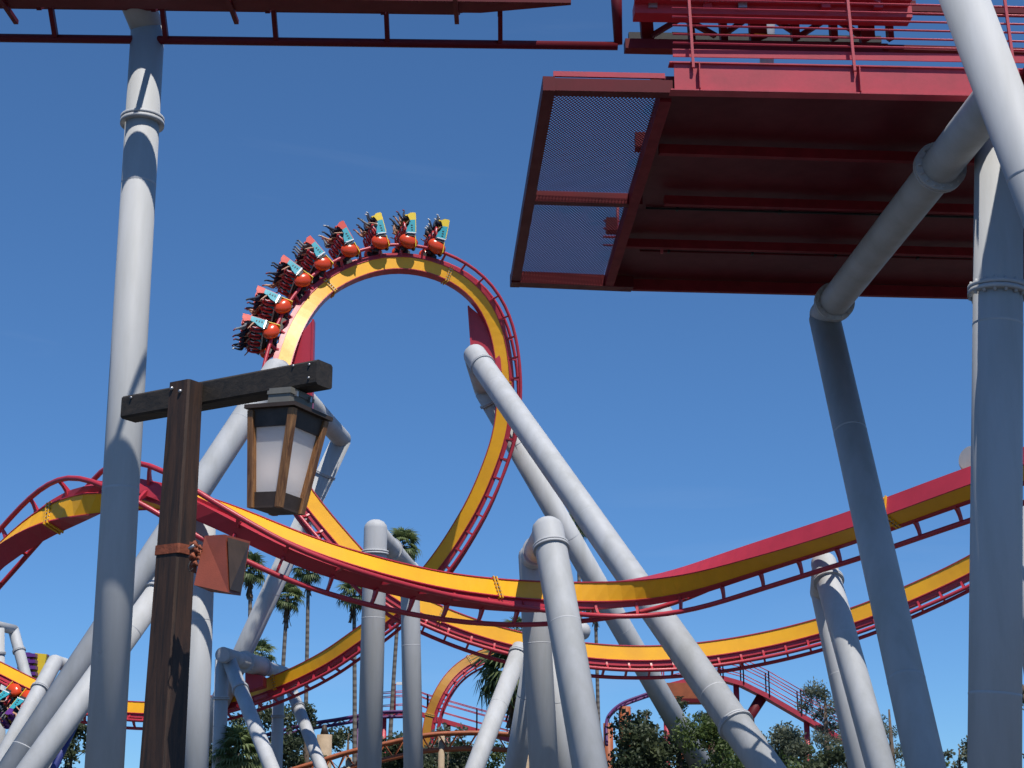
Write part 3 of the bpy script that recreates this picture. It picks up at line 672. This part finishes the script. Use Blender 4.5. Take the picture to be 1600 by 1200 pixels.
for (x, y, r) in ((303, 850, .017), (307, 860, .012), (300, 868, .014), (304, 880, .012), (309, 872, .010), (311, 855, .011)):
    part(MB().tube([at(x - 3, y + 2, 7.99), at(x + 2, y - 1, 7.95), at(x + 4, y + 3, 7.96)], [r * .7, r, r * .6], 7, dome0=True, dome1=True), 'knuckle', RUST, stp)
part(MB().prism([at(296, 846, 8.0), at(296, 892, 8.0), at(306, 896, 8.0), at(310, 850, 8.0)], (0, .012, 0)), 'bracket_plate', RUST, stp)
part(MB().tube([at(296, 858, 7.96), at(304, 852, 7.95)], 0.011, 8), 'bolt', STEEL, stp)
part(MB().tube([at(300, 862, 8.03), at(330, 872, 8.05)], 0.022, 10), 'arm', RUST, stp)
part(MB().tube([at(299, 874, 7.96), at(294, 885, 7.95), at(296, 893, 7.95), at(302, 888, 7.95)], 0.003, 6), 'cable', BLACK, stp)

# ------------------------------------------------------------------ riders and train
def skin_mesh(name, nodes, edges, mats, chooser, extras):
    me = bpy.data.meshes.new(name + '_skin'); me.from_pydata([n[0] for n in nodes], edges, [])
    o = bpy.data.objects.new(name + '_skin', me); C.objects.link(o)
    mod = o.modifiers.new('skin', 'SKIN'); mod.use_smooth_shade = True
    for i, n in enumerate(nodes):
        sv_ = me.skin_vertices[0].data[i]; sv_.radius = (n[1], n[1]) if not isinstance(n[1], tuple) else n[1]; sv_.use_root = (i == 0)
    sb = o.modifiers.new('sub', 'SUBSURF'); sb.levels = 1; sb.render_levels = 1
    dg = bpy.context.evaluated_depsgraph_get(); ev = o.evaluated_get(dg); m2 = ev.to_mesh()
    mb = MB(); vs = [v.co.copy() for v in m2.vertices]
    mb.add(vs, [])
    for p in m2.polygons:
        mb.f.append(list(p.vertices)); mb.m.append(chooser(p.center.copy())); mb.sm.append(True)
    ev.to_mesh_clear(); bpy.data.objects.remove(o); bpy.data.meshes.remove(me)
    extras(mb)
    return mb.mesh(name, mats)
def rider_mesh(arms, kx=0.0, ky=0.0):
    N = [((0, 0, .12), .125), ((-.02, 0, .30), .115), ((0, 0, .48), .125), ((.01, 0, .60), .07), ((.03, 0, .68), .055), ((.045, 0, .76), (.088, .075)), ((.04, 0, .86), (.095, .078))]
    E = [(i, i + 1) for i in range(6)]
    for sg in (-1, 1):
        k = len(N); N += [((.08, sg * .09, .09), .092), ((.38, sg * .12, .11), .065), ((.41 + kx * .5 + sg * ky * .5, sg * .11, -.10), .055), ((.40 + kx + sg * ky, sg * .11, -.28), .042), ((.51 + kx + sg * ky, sg * .12, -.33), .040)]
        E += [(0, k), (k, k + 1), (k + 1, k + 2), (k + 2, k + 3), (k + 3, k + 4)]
        if arms == 'out': A = [((.0, sg * .19, .52), .055), ((.22, sg * .24, .42), .044), ((.46, sg * .25, .34), .033), ((.53, sg * .25, .31), .034)]
        elif arms == 'down': A = [((.0, sg * .19, .52), .055), ((.14, sg * .26, .30), .044), ((.30, sg * .26, .02), .033), ((.33, sg * .26, -.06), .034)]
        else: A = [((.0, sg * .19, .52), .055), ((.10, sg * .23, .30), .044), ((.26, sg * .13, .42), .033), ((.28, sg * .10, .48), .034)]
        k = len(N); N += A; E += [(2, k), (k, k + 1), (k + 1, k + 2), (k + 2, k + 3)]
        d = (Vector(A[3][0]) - Vector(A[2][0])).normalized(); side = Vector((0, sg, 0)); palm = Vector(A[3][0])
        for f in range(4):
            b = palm + side * (0.024 - 0.016 * f); ln_ = (.062, .075, .070, .055)[f]; j = len(N)
            m = b + d * ln_ * .55; t = b + d * ln_ + d.cross(side) * .018 * sg
            N += [(tuple(m), .0085), (tuple(t), .0075)]; E += [(k + 3, j), (j, j + 1)]
        j = len(N); th = palm - side * .035 + d * .02
        N += [(tuple(th), .009), (tuple(th + d * .03 - side * .012), .008)]; E += [(k + 2, j), (j, j + 1)]
    def ch(c):
        if c.z > .655:
            return 1 if (c.z > .865 or (c.x < 0.02 and c.z > .72)) else 0
        if c.z < -.27 and c.x > .2: return 4
        if c.x > .03 and c.z < .20 and abs(c.y) < .2 or c.z < .12: return 3
        if abs(c.y) > .10 and c.x > .16: return 0
        return 2
    def ex(mb):
        mb.ball((.135, 0, .775), .02, .014, .022, nu=8, nv=6, mi=0)
        for sg in (-1, 1):
            mb.ball((.112, sg * .03, .80), .012, .012, .009, nu=8, nv=6, mi=1); mb.ball((.03, sg * .085, .785), .018, .012, .03, nu=8, nv=6, mi=0)
        mb.box((.121, 0, .735), .012, .045, .009, mi=5)
    return skin_mesh('person', N, E, [SKIN, HAIR, SHIRTS[0], TROUS, SHOE, SRED], ch, ex)
RIDERS = [rider_mesh(*a) for a in (('out',), ('down', .12, .10), ('hold', -.12, -.08), ('out', .2, -.12), ('hold', .05, .14))]
SY = (-0.84, -0.28, 0.28, 0.84)
def seat_mesh(shell, back):
    m = MB()
    for sg in (-1, 1):        # side wings: teal next to the track, coloured shell at the outer end
        y = sg * .235
        m.prism([(-.30, y - .02, -1.36), (.20, y - .02, -1.36), (.12, y - .02, -1.62), (.0, y - .02, -1.80), (-.04, y - .02, -2.02), (-.32, y - .02, -2.06)], (0, .04, 0), 0)
        m.prism([(-.325, y - .018, -2.065), (-.045, y - .018, -2.025), (.02, y - .018, -2.18), (.10, y - .018, -2.30), (-.10, y - .018, -2.44), (-.34, y - .018, -2.46)], (0, .036, 0), 1)
    m.box((-.27, 0, -1.66), .07, .43, .60, mi=0); m.box((-.28, 0, -2.18), .07, .43, .44, mi=1)
    m.prism([(-.345, -.23, -1.40), (-.345, .23, -1.40), (-.385, .20, -2.44), (-.385, -.20, -2.44)], (.035, 0, 0), 2)
    m.box((-.05, 0, -2.30), .46, .42, .07, mi=1); m.box((.0, 0, -2.25), .40, .36, .04, mi=4)
    m.box((-.10, 0, -1.335), .46, .52, .05, mi=3)
    m.box((-.20, 0, -1.52), .10, .30, .22, mi=4)
    for k in range(3): m.box((-.12 + .0 * k, -.262, -1.48 - .13 * k), .09, .012, .05, mi=4)
    return m.mesh('seat', [TEAL, shell, back, WHITE, BLACK])
def restraint_mesh():
    m = MB()
    for sg in (-1, 1):
        m.tube([(-.20, sg * .15, -1.38), (-.02, sg * .15, -1.36), (.14, sg * .145, -1.46), (.20, sg * .13, -1.66), (.22, sg * .10, -1.92)], [.05, .055, .06, .06, .05], 10, 0)
        m.tube([(.13, sg * .17, -1.62), (.24, sg * .17, -1.70), (.22, sg * .17, -1.84)], .018, 8, 1)
    m.tube([(.22, -.10, -1.92), (.22, .10, -1.92)], .05, 10, 0)
    return m.mesh('restraint', [RESTR, WHITE])
RES = restraint_mesh()
def pod_mesh():
    m = MB(); nu, nv = 18, 12; vs = []
    for j in range(nv + 1):
        th = math.pi * j / nv
        for i in range(nu):
            ph = 2 * math.pi * i / nu
            x, y, z = math.cos(th), math.sin(th) * math.cos(ph), math.sin(th) * math.sin(ph)
            rz = .40 * (1 - .25 * max(0, -x)); vs.append((.48 * x, .27 * y, rz * z - .06 * x))
    m.add(vs, [(j * nu + i, (j + 1) * nu + i, (j + 1) * nu + (i + 1) % nu, j * nu + (i + 1) % nu) for j in range(nv) for i in range(nu)], 0, True)
    m.box((-.30, 0, .05), .035, .47, .58, mi=1)
    return m.mesh('pod', [PODC, SYEL])
POD = pod_mesh()
def chassis_mesh():
    m = MB(); m.box((-.05, 0, -1.22), .34, 2.1, .13); m.box((0, 0, -1.02), .30, .9, .14)
    m.box((-.05, 0, -1.30), .5, 2.16, .035, mi=1)
    return m.mesh('chassis', [BLACK, STEEL])
def wheels_mesh():
    m = MB()
    for x in (-.28, .28):
        for dy, dz, ax in ((0, .19, 1), (0, -.19, 1)):
            m.tube([(x, dy - .05, dz), (x, dy + .05, dz)], .10, 14)
    m.box((0, .13, 0), .8, .05, .34)
    return m.mesh('wheel_bogie', BLACK)
CHS, WHB = chassis_mesh(), wheels_mesh()
SEATS = {'y': seat_mesh(SYEL, SYEL), 'r': seat_mesh(SRED, SRED), 'p': seat_mesh(SPURP, SYEL)}
ORD = ['first', 'second', 'third', 'fourth', 'fifth', 'sixth', 'seventh', 'eighth']
SEATW = ['nearest', 'second nearest', 'third nearest', 'farthest']
SHN = ['black', 'navy', 'white', 'maroon', 'grey']
def place_car(tr, i, kind, label, group, rider_label, rider_group, riders=(0, 1, 2, 3)):
    org = Vector(tr.p[i]); t, v, u = tr.fr[i]
    M = Matrix((t, v, u)).transposed().to_4x4(); M.translation = org
    car = thing('coaster_car', label, 'coaster car', (0, 0, 0), group); car.matrix_world = M
    def child(n, d, par, mt=None):
        o = link(n, d, par)
        if mt: o.matrix_local = mt
        return o
    child('chassis', CHS, car)
    near = -1 if (Vector((0, -1, 0)).dot(v) < 0) else 1
    for sg in (-1, 1):
        child('pod', POD, car, Matrix.Translation((0, sg * .80, -.97)))
        child('wheel_bogie', WHB, car, Matrix.Translation((0, sg * .60, -RD)) @ Matrix.Rotation(0 if sg < 0 else math.pi, 4, 'X'))
    for k, y in enumerate(SY):
        s_ = child('seat', SEATS[kind], car, Matrix.Translation((0, y, 0))); child('restraint', RES, s_)
    order = SY
    for k in riders:
        y = order[k]; j = random.randrange(5); sh = random.choice([0, 0, 1, 1, 2, 3, 4])
        p = link('person', RIDERS[j]); p.matrix_world = M @ Matrix.Translation((-.13, y, -2.30)) @ Matrix.Rotation(random.uniform(-.05, .05), 4, 'Z')
        p.material_slots[2].link = 'OBJECT'; p.material_slots[2].material = SHIRTS[sh]
        p.material_slots[4].link = 'OBJECT'; p.material_slots[4].material = random.choice([SHOE, BLACK, BLACK, SHIRTS[3]])
        p.material_slots[3].link = 'OBJECT'; p.material_slots[3].material = random.choice([TROUS, TROUS, SKIN, SHIRTS[4]])
        tag(p, rider_label % (SHN[sh], SEATW[k]), 'person', rider_group)
pods = [(683, 398, 'y'), (641, 388, 'y'), (598, 393, 'y'), (556, 402, 'r'), (518, 424, 'r'), (486, 447, 'r'), (459, 483, 'r'), (438, 517, 'r')]
for n, (px, py, k) in enumerate(pods):
    i = TB.near(px, py, -.9, -.97)
    place_car(TB, i, k, '%s orange-nosed coaster car from the right on top of the loop, %s seat shells' % (ORD[n], {'y': 'yellow', 'r': 'red'}[k]),
              'cars of the train going over the loop', 'seated rider in %%s shirt, %%s seat, %s loop car from the right' % ORD[n], 'riders in the train on the loop')
for n, (px, py, k) in enumerate([(-6, 1045, 'r'), (46, 1071, 'p'), (66, 1080, 'p')]):
    i = TB.near(px, py)
    place_car(TB, i, k, '%s coaster car from the left edge on the low track, %s seats' % (ORD[n], {'r': 'red', 'p': 'purple'}[k]), 'cars of the train low on the left',
              'seated rider in %%s shirt, %%s seat, %s car from the left picture edge' % ORD[n], 'riders in the low train on the left', (0, 1))

# ------------------------------------------------------------------ trees
def frond_mesh():
    m = MB(); m.tube([(0, 0, 0), (.35, 0, .10), (.75, 0, .10)], [.022, .016, .012], 5)
    n = 17; c = Vector((.72, 0, .10))
    for k in range(n):
        a = R(-105 + 210 * k / (n - 1)); d = Vector((math.cos(a), math.sin(a), 0)); L_ = .85 * (0.72 + .28 * math.cos(a * .8)) * (0.9 + .2 * ((k * 37 % 10) / 10))
        s_ = Vector((-d.y, d.x, 0)); mid = c + d * L_ * .6 + Vector((0, 0, .05 * math.cos(a))); tip = c + d * L_ + Vector((0, 0, -.20 - .08 * ((k * 13) % 4)))
        m.add([c - s_ * .012, c + s_ * .012, mid + s_ * .055, tip, mid - s_ * .055], [(0, 1, 2, 4), (4, 2, 3)], 0)
    return m.mesh('frond', PALM)
FROND = frond_mesh()
def fan_palm(px, py, Y, size, label, lean=0.0, nf=30, trunk_r=0.165, dead=True, base_px=None):
    top = at(px, py, Y); base = Vector((top.x + lean, Y, 0))
    if base_px: base.x = at(base_px, 1200, Y).x
    root = thing('palm_tree', label, 'palm tree', base, 'tall fan palms')
    pts = [base.lerp(top, k / 8) + Vector(((base.x - top.x) * .12 * math.sin(k / 8 * math.pi), 0, 0)) for k in range(9)]
    part(MB().tube(pts, [trunk_r * (1.5 if k == 0 else 1.12 - .04 * k) for k in range(9)], 12), 'trunk', PBARK, root)
    if dead:
        mb = MB()
        for k in range(46):
            a = random.uniform(0, 2 * math.pi); z = random.uniform(-1.5, -.1) * size; d = Vector((math.cos(a), math.sin(a), 0)); L_ = random.uniform(.35, .8) * size
            s_ = Vector((-d.y, d.x, 0)) * .10 * size; p0 = top + Vector((0, 0, z)) + d * trunk_r * .8; p1 = p0 + d * .22 * size * random.uniform(.4, 1.2) + Vector((0, 0, -L_))
            mb.add([p0 - s_ * .5, p0 + s_ * .5, p1 + s_ * .6, p1 - s_ * .6], [(0, 1, 2, 3)], 0)
        d_ = part(mb, 'dead_frond_skirt', DEADP, root); d_['kind'] = 'stuff'
    for k in range(nf):
        el = R(78 - 130 * ((k + .5) / nf) ** .9); az = k * 2.399 + random.uniform(-.3, .3)
        M = Matrix.Translation(top - base + Vector((0, 0, random.uniform(-.15, .1)))) @ Matrix.Rotation(az, 4, 'Z') @ Matrix.Rotation(-el, 4, 'Y') @ Matrix.Rotation(random.uniform(-.4, .4), 4, 'X') @ Matrix.Scale(size * random.uniform(.85, 1.1), 4)
        o = link('frond', FROND, root); o.matrix_local = M
fan_palm(391, 893, 108, 0.99, 'shaggy-headed fan palm between the lantern post and the speaker box', .6)
fan_palm(449, 934, 112, 0.99, 'fan palm with a brown knotted neck, shorter of the two right of the speaker', 2.0, base_px=432)
fan_palm(482, 890, 118, 0.99, 'slim tall fan palm half covered by the near track, beside the shorter one', .3)
fan_palm(553, 928, 112, 1.03, 'fan palm just left of the middle grey portal column', .5)
fan_palm(630, 852, 122, 1.12, 'tallest fan palm peeping out behind the middle portal arm', -1.2, base_px=604)
fan_palm(902, 822, 125, 1.03, 'fan palm crown showing between the two loop support tubes', .4)
fan_palm(806, 1052, 84, 1.75, 'large drooping fan palm behind the raking prop right of centre', .2, 44, .26)
fan_palm(806, 988, 118, 0.95, 'dark fan palm top just above the loop track left of the stout portal', .2, 26)
fan_palm(930, 945, 128, 0.95, 'small palm top under the near track right of the stout portal leg', .2, 22)
fan_palm(408, 1022, 125, 0.95, 'far palm top poking up behind the four-legged frame beam', .2, 22)
fan_palm(372, 1178, 76, 1.05, 'low bushy fan palm growing under the four-legged frame', .1, 40, .25)
def tree(px, py, Y, rx, label, kind, mat, leaf=0.16, n=5200, base_frac=0.25, gaps=0.5, ry=None, name='tree', seed=0):
    """px, py: top of the crown; rx: crown half width in metres"""
    rnd = random.Random(seed * 77 + int(px)); top = at(px, py, Y); H = top.z; base = Vector((top.x, Y, 0))
    root = thing(name, label, 'tree', base, 'trees along the bottom')
    z0 = H * base_frac; mb = MB()
    mb.tube([base, base.lerp(top, .5) + Vector((rnd.uniform(-.3, .3), 0, 0)), base.lerp(top, .93)], [.035 * H, .022 * H, .006 * H], 9)
    blobs = []
    for k in range(26 if kind != 'cone' else 34):
        f = rnd.random()
        if kind == 'cone': w = rx * (1.05 - f) ** .8; f2 = f
        elif kind == 'sparse': w = rx * (.35 + .65 * math.sin(math.pi * (f * .85 + .1))) * .9; f2 = f
        else: w = rx * math.sqrt(max(0.05, 1 - (2 * f - 1) ** 2 * .85)); f2 = f
        a = rnd.uniform(0, 2 * math.pi); rr = w * math.sqrt(rnd.random()) * .85
        c = Vector((base.x + math.cos(a) * rr, Y + math.sin(a) * rr, z0 + (H - z0) * (f2 * .93 + .02))); br_ = rnd.uniform(.13, .30) * rx * (1.1 - .6 * f2 if kind == 'cone' else 1)
        blobs.append((c, br_))
        st = Vector((base.x, Y, max(z0 * .6, c.z - rr * .7))); mb.tube([st, st.lerp(c, .55) + Vector((0, 0, rnd.uniform(-.1, .2))), c], [.012 * H * (1.1 - f2), .007 * H * (1.1 - f2), .01], 5)
    part(mb, 'trunk', BARK, root)
    mc = MB(); vol = [b[1] ** 2 for b in blobs]; tot = sum(vol)
    for (c, b) in blobs:
        for _ in range(int(n * .8 * b * b / tot)):
            d = Vector((rnd.gauss(0, 1), rnd.gauss(0, 1), rnd.gauss(0, .8))).normalized() * b * (rnd.random() ** .45) * rnd.uniform(.8, 1.25)
            p = c + d; q = Vector((rnd.gauss(0, 1), rnd.gauss(0, 1), rnd.gauss(0, 1) + .6)).normalized(); s1 = q.orthogonal().normalized(); s2 = q.cross(s1)
            an = rnd.uniform(0, 6.28); s1, s2 = s1 * math.cos(an) + s2 * math.sin(an), s2 * math.cos(an) - s1 * math.sin(an); l_ = leaf * rnd.uniform(.6, 1.3); w_ = l_ * (.32 if kind != 'broad' else .55)
            mc.add([p - s1 * l_, p - s2 * w_ + s1 * l_ * .1, p + s1 * l_, p + s2 * w_ + s1 * l_ * .1], [(0, 1, 2, 3)], 0)
    part(mc, 'crown', mat, root)
tree(1052, 1072, 86, 4.4, 'dark bushy pine between the loop support tubes', 'cone', PINE, 0.14, 17100, .02, seed=1)
tree(992, 1128, 84, 3.6, 'dark round pine left of the tall dark one, behind the stout leg', 'broad', PINE, 0.14, 11400, .02, seed=2)
tree(1132, 1124, 80, 3.8, 'fresh green leafy tree low behind the thick loop tube', 'broad', BROAD, 0.11, 17100, .02, seed=3)
tree(1107, 1085, 92, 2.6, 'dark narrow pine just right of the dark bushy pine', 'cone', PINE, 0.14, 9500, .02, seed=4)
tree(1222, 1140, 96, 3.4, 'pale green leafy tree right of the thick loop tube foot', 'broad', EUCA, 0.12, 12350, .02, seed=5)
tree(1288, 1068, 94, 2.4, 'tall sparse grey-green tree left of the sunlit leaning legs', 'sparse', EUCA, 0.12, 7980, .15, seed=6)
tree(1320, 1140, 90, 3.0, 'dark scrubby tree at the foot of the sunlit leaning legs', 'broad', PINE, 0.12, 9500, .02, seed=7)
tree(1388, 1092, 98, 2.2, 'thin twiggy tree between the leaning legs and the shaded leg', 'sparse', EUCA, 0.12, 4940, .1, seed=8)
tree(1498, 1158, 96, 2.6, 'pale green tree between the shaded leg and right-hand column', 'broad', EUCA, 0.12, 8550, .02, seed=9)
tree(1596, 1050, 90, 2.0, 'dark tree at the right picture edge', 'broad', PINE, 0.12, 8550, .1, seed=10)
tree(478, 1092, 106, 3.4, 'dark tree behind the right legs of the four-legged frame', 'cone', PINE, 0.15, 11400, .02, seed=11)
tree(408, 1098, 108, 4.0, 'dark tree filling the gap inside the four-legged frame', 'broad', PINE, 0.15, 14250, .02, seed=12)
tree(336, 1122, 104, 3.2, 'dark tree right behind the foot of the wooden post', 'broad', PINE, 0.15, 10450, .02, seed=13)
tree(118, 1128, 100, 3.2, 'dark brownish tree beneath the raking tubes at lower left', 'broad', PINE, 0.15, 11400, .02, seed=14)
tree(545, 1132, 120, 4.0, 'far dark treetop left of the middle portal column', 'broad', PINE, 0.16, 9500, .02, seed=15)
tree(612, 1148, 112, 3.0, 'dark tree between the two middle portal columns', 'broad', PINE, 0.15, 9500, .02, seed=16)
tree(716, 1130, 112, 3.6, 'feathery tree under the far walkway, left of the raking prop', 'broad', EUCA, 0.15, 10450, .02, seed=17)
tree(700, 1160, 104, 2.8, 'low dark shrub tree below the orange truss track', 'broad', PINE, 0.14, 9500, .02, seed=18)
tree(800, 1166, 100, 3.0, 'green shrub tree behind the raking prop foot', 'broad', BROAD, 0.12, 9500, .02, seed=19)

tree(1168, 1146, 100, 3.0, 'soft green treetop between the two loop tubes and the pale tree', 'broad', EUCA, .14, 9000, .02, seed=20)
tree(1258, 1152, 102, 3.0, 'low pale treetop just left of the tall sparse tree', 'broad', BROAD, .14, 9000, .02, seed=21)
tree(1440, 1168, 104, 2.6, 'low green treetop glimpsed beside the shaded leg', 'broad', BROAD, .14, 7000, .02, seed=22)
tree(1010, 1098, 92, 2.6, 'slender dark pine just left of the dark bushy pine', 'cone', PINE, .14, 8000, .02, seed=23)
# ------------------------------------------------------------------ far rides
TD = Track([(664, 1215, 122, -6), (666, 1160, 122, -6), (671, 1118, 122, -6), (686, 1082, 122, -8), (706, 1053, 122.5, -10), (733, 1032, 123, -12), (765, 1019, 123.5, -14), (800, 1013, 124, -14), (850, 1018, 124.5, -14)])
ORW = paint('faded_amber_spine_paint', (0.50, 0.22, 0.02), 0.5, 0.08, 1.0)
build_track(TD, 'far_track', 'distant amber coaster track arching up behind the raking prop', [(671, 1118), (733, 1032)], 5, (ORW, RED))
def truss_track(px, Y, label, mat, gauge=0.55, r=0.07, zig=9.0, name='truss_track', lower=0.75, third=False):
    P = [at(*q) if len(q) == 3 else at(q[0], q[1], Y) for q in px]; root = thing(name, label, 'coaster track', P[len(P) // 2])
    n = 10; pts = []
    Q = [P[0] * 2 - P[1]] + P + [P[-1] * 2 - P[-2]]
    for i in range(1, len(Q) - 2):
        for k in range(n):
            t = k / n; a, b, c, d = Q[i - 1:i + 3]; pts.append(.5 * ((2 * b) + (c - a) * t + (2 * a - 5 * b + 4 * c - d) * t * t + (3 * b - a - 3 * c + d) * t ** 3))
    pts.append(P[-1]); off = Vector((0, 0, -lower))
    for o in (Vector((0, -gauge, 0)), Vector((0, gauge, 0))): part(MB().tube([p + o for p in pts], r, 8), 'rail', mat, root)
    part(MB().tube([p + off for p in pts], r * 1.2, 8), 'chord', mat, root)
    acc = 0; last = pts[0]; k = 0
    for p in pts[1:]:
        if (p - last).length > 1.0:
            for sg in (-1, 1):
                part(MB().bar(last + Vector((0, sg * gauge, 0)), (last + p) / 2 + off, .06, .06), 'brace', mat, root)
                part(MB().bar((last + p) / 2 + off, p + Vector((0, sg * gauge, 0)), .06, .06), 'brace', mat, root)
            last = p
    return root
def legs(root, spots, r, mat, name='leg'):
    for (x, y, Y) in spots:
        p = at(x, y, Y); part(MB().tube([p, Vector((p.x, Y, 0))], r, 12), name, mat, root)
t1 = truss_track([(440, 1208), (490, 1193), (540, 1177), (600, 1163), (660, 1150), (710, 1146), (770, 1146), (830, 1152), (880, 1165)], 98, 'orange truss coaster track running low behind the middle columns', ORANGE, .5, .13, lower=0.95)
legs(t1, [(545, 1183, 98), (690, 1150, 98), (822, 1156, 98)], .2, TAN)
t2 = truss_track([(300, 1178), (400, 1153), (470, 1134), (530, 1124), (590, 1114), (640, 1112)], 116, 'thin purple coaster track low behind the four-legged frame', PURP, .5, .1, lower=.35)
legs(t2, [(420, 1152, 116), (560, 1122, 116)], .15, PURP)
t3 = truss_track([(1100, 1052, 122), (1060, 1066, 120), (1030, 1078, 119), (1000, 1088, 118), (970, 1100, 117), (952, 1116, 115.5), (947, 1134, 114), (948, 1160, 113)], 118, 'thin purple track curving down left of the dark bushy pine', PURP, .55, .09, lower=.2)
legs(t3, [(976, 1104, 117)], .45, ORANGE); legs(t3, [(950, 1130, 114.4)], .35, ORANGE)
def walkway(pts, Y, label, width=1.4, rail_h=2.2, spacing=2.6, posts=(), mat=REDP, light=None, wire=True):
    P = [at(x, y, Y) for x, y in pts]; root = thing('walkway', label, 'walkway', P[0])
    for a, b in zip(P, P[1:]):
        part(MB().bar(a, b, width, .35), 'deck_beam', mat, root)
        for sg in (-1, 1):
            o = Vector((0, sg * width / 2, 0))
            for h in (0.7, 1.4, rail_h): part(MB().tube([a + o + Vector((0, 0, h)), b + o + Vector((0, 0, h))], .035, 6), 'guard_rail', mat, root)
            n = max(1, int((b - a).length / spacing))
            for k in range(n + 1):
                p = a.lerp(b, k / n) + o; part(MB().bar(p, p + Vector((0, 0, rail_h)), .09, .09, Vector((0, 1, 0))), 'guard_post', mat, root)
    legs(root, posts, .22, mat)
    return root
w1 = walkway([(594, 1117), (650, 1113), (668, 1120), (745, 1142), (840, 1168)], 128, 'far maroon walkway with railings sloping down behind the middle columns', 1.4, 1.75, 2.4, [(600, 1118, 128), (700, 1130, 128), (800, 1158, 128)])
part(MB().tube([at(617, 1116, 128), at(617, 1070, 128), at(624, 1067, 128)], .08, 8), 'lamp_pole', REDP, w1)
part(MB().box(at(624, 1068, 128), .5, .3, .22), 'floodlight', WHITE, w1)
walkway([(1036, 1074), (1085, 1062), (1128, 1061), (1160, 1070), (1200, 1090), (1250, 1119), (1320, 1160)], 118, 'far red lift hill with mesh railings descending right of the loop tubes', 1.5, 1.9, 2.6,
        [(1040, 1076, 118), (1150, 1068, 118), (1260, 1126, 118)])
ms = thing('motor_house', 'far orange machine box hung under the red lift hill', 'machine box', at(1075, 1090, 118))
part(MB().box(at(1075, 1084, 118), 3.4, 1.6, 1.5), 'housing', ORANGE, ms)
part(MB().box(at(1092, 1096, 118), 5.5, 1.9, .3), 'floor_beam', REDD, ms)
for x in (1052, 1068, 1088, 1104): part(MB().bar(at(x, 1066, 118), at(x, 1096, 118), .18, .18, Vector((0, 1, 0))), 'post', REDD, ms)
legs(ms, [(1060, 1098, 118), (1110, 1098, 118)], .3, ORANGE)
part(MB().tube([at(1190, 1090, 118), at(1170, 1122, 118), Vector((at(1166, 1125, 118).x, 118, 0))], .42, 12), 'raking_leg', REDD, ms)
tt = thing('totem_column', 'tan concrete column with a dark tip standing left of the middle portal', 'column', Vector((at(507, 1150, 108).x, 108, 0)))
p = at(507, 1148, 108)
part(MB().tube([Vector((p.x, 108, 0)), p], [.62, .52], 16), 'shaft', TAN, tt)
part(MB().tube([p, at(507, 1132, 108)], [.30, .12], 10), 'tip', LDARK, tt)
# distant purple and yellow train, climbing behind the lower left frame
dt = thing('distant_train', 'distant train with a yellow chassis and purple seat rows at far left', 'coaster train', at(60, 1045, 106))
part(MB().bar(at(66, 1022, 106), at(58, 1068, 106), .8, .7, Vector((0, 1, 0))), 'chassis', SYEL, dt)
for k in range(5):
    y = 1026 + k * 9.5
    mb = MB(); c = at(50 + .2 * k, y, 106); mb.box(c, 1.0, 2.0, .22); mb.box(c + Vector((-.2, 0, .13)), .6, 1.9, .12)
    mb.ball(c + Vector((-.55, -.8, 0)), .25, .2, .16, nu=8, nv=6)
    part(mb, 'seat_row', SPURP, dt)
    part(MB().bar(at(70, y + 1, 106), at(76, y - 2, 106), .2, .12), 'wing', SPURP, dt)
TE = Track([(69, 1026, 107, 80), (62, 1070, 107, 80), (52, 1110, 107.5, 80), (40, 1150, 108, 80), (20, 1192, 108, 80)])
build_track(TE, 'far_track', 'distant red track dropping steeply behind the purple seated train', [], 5, (RED, RED))
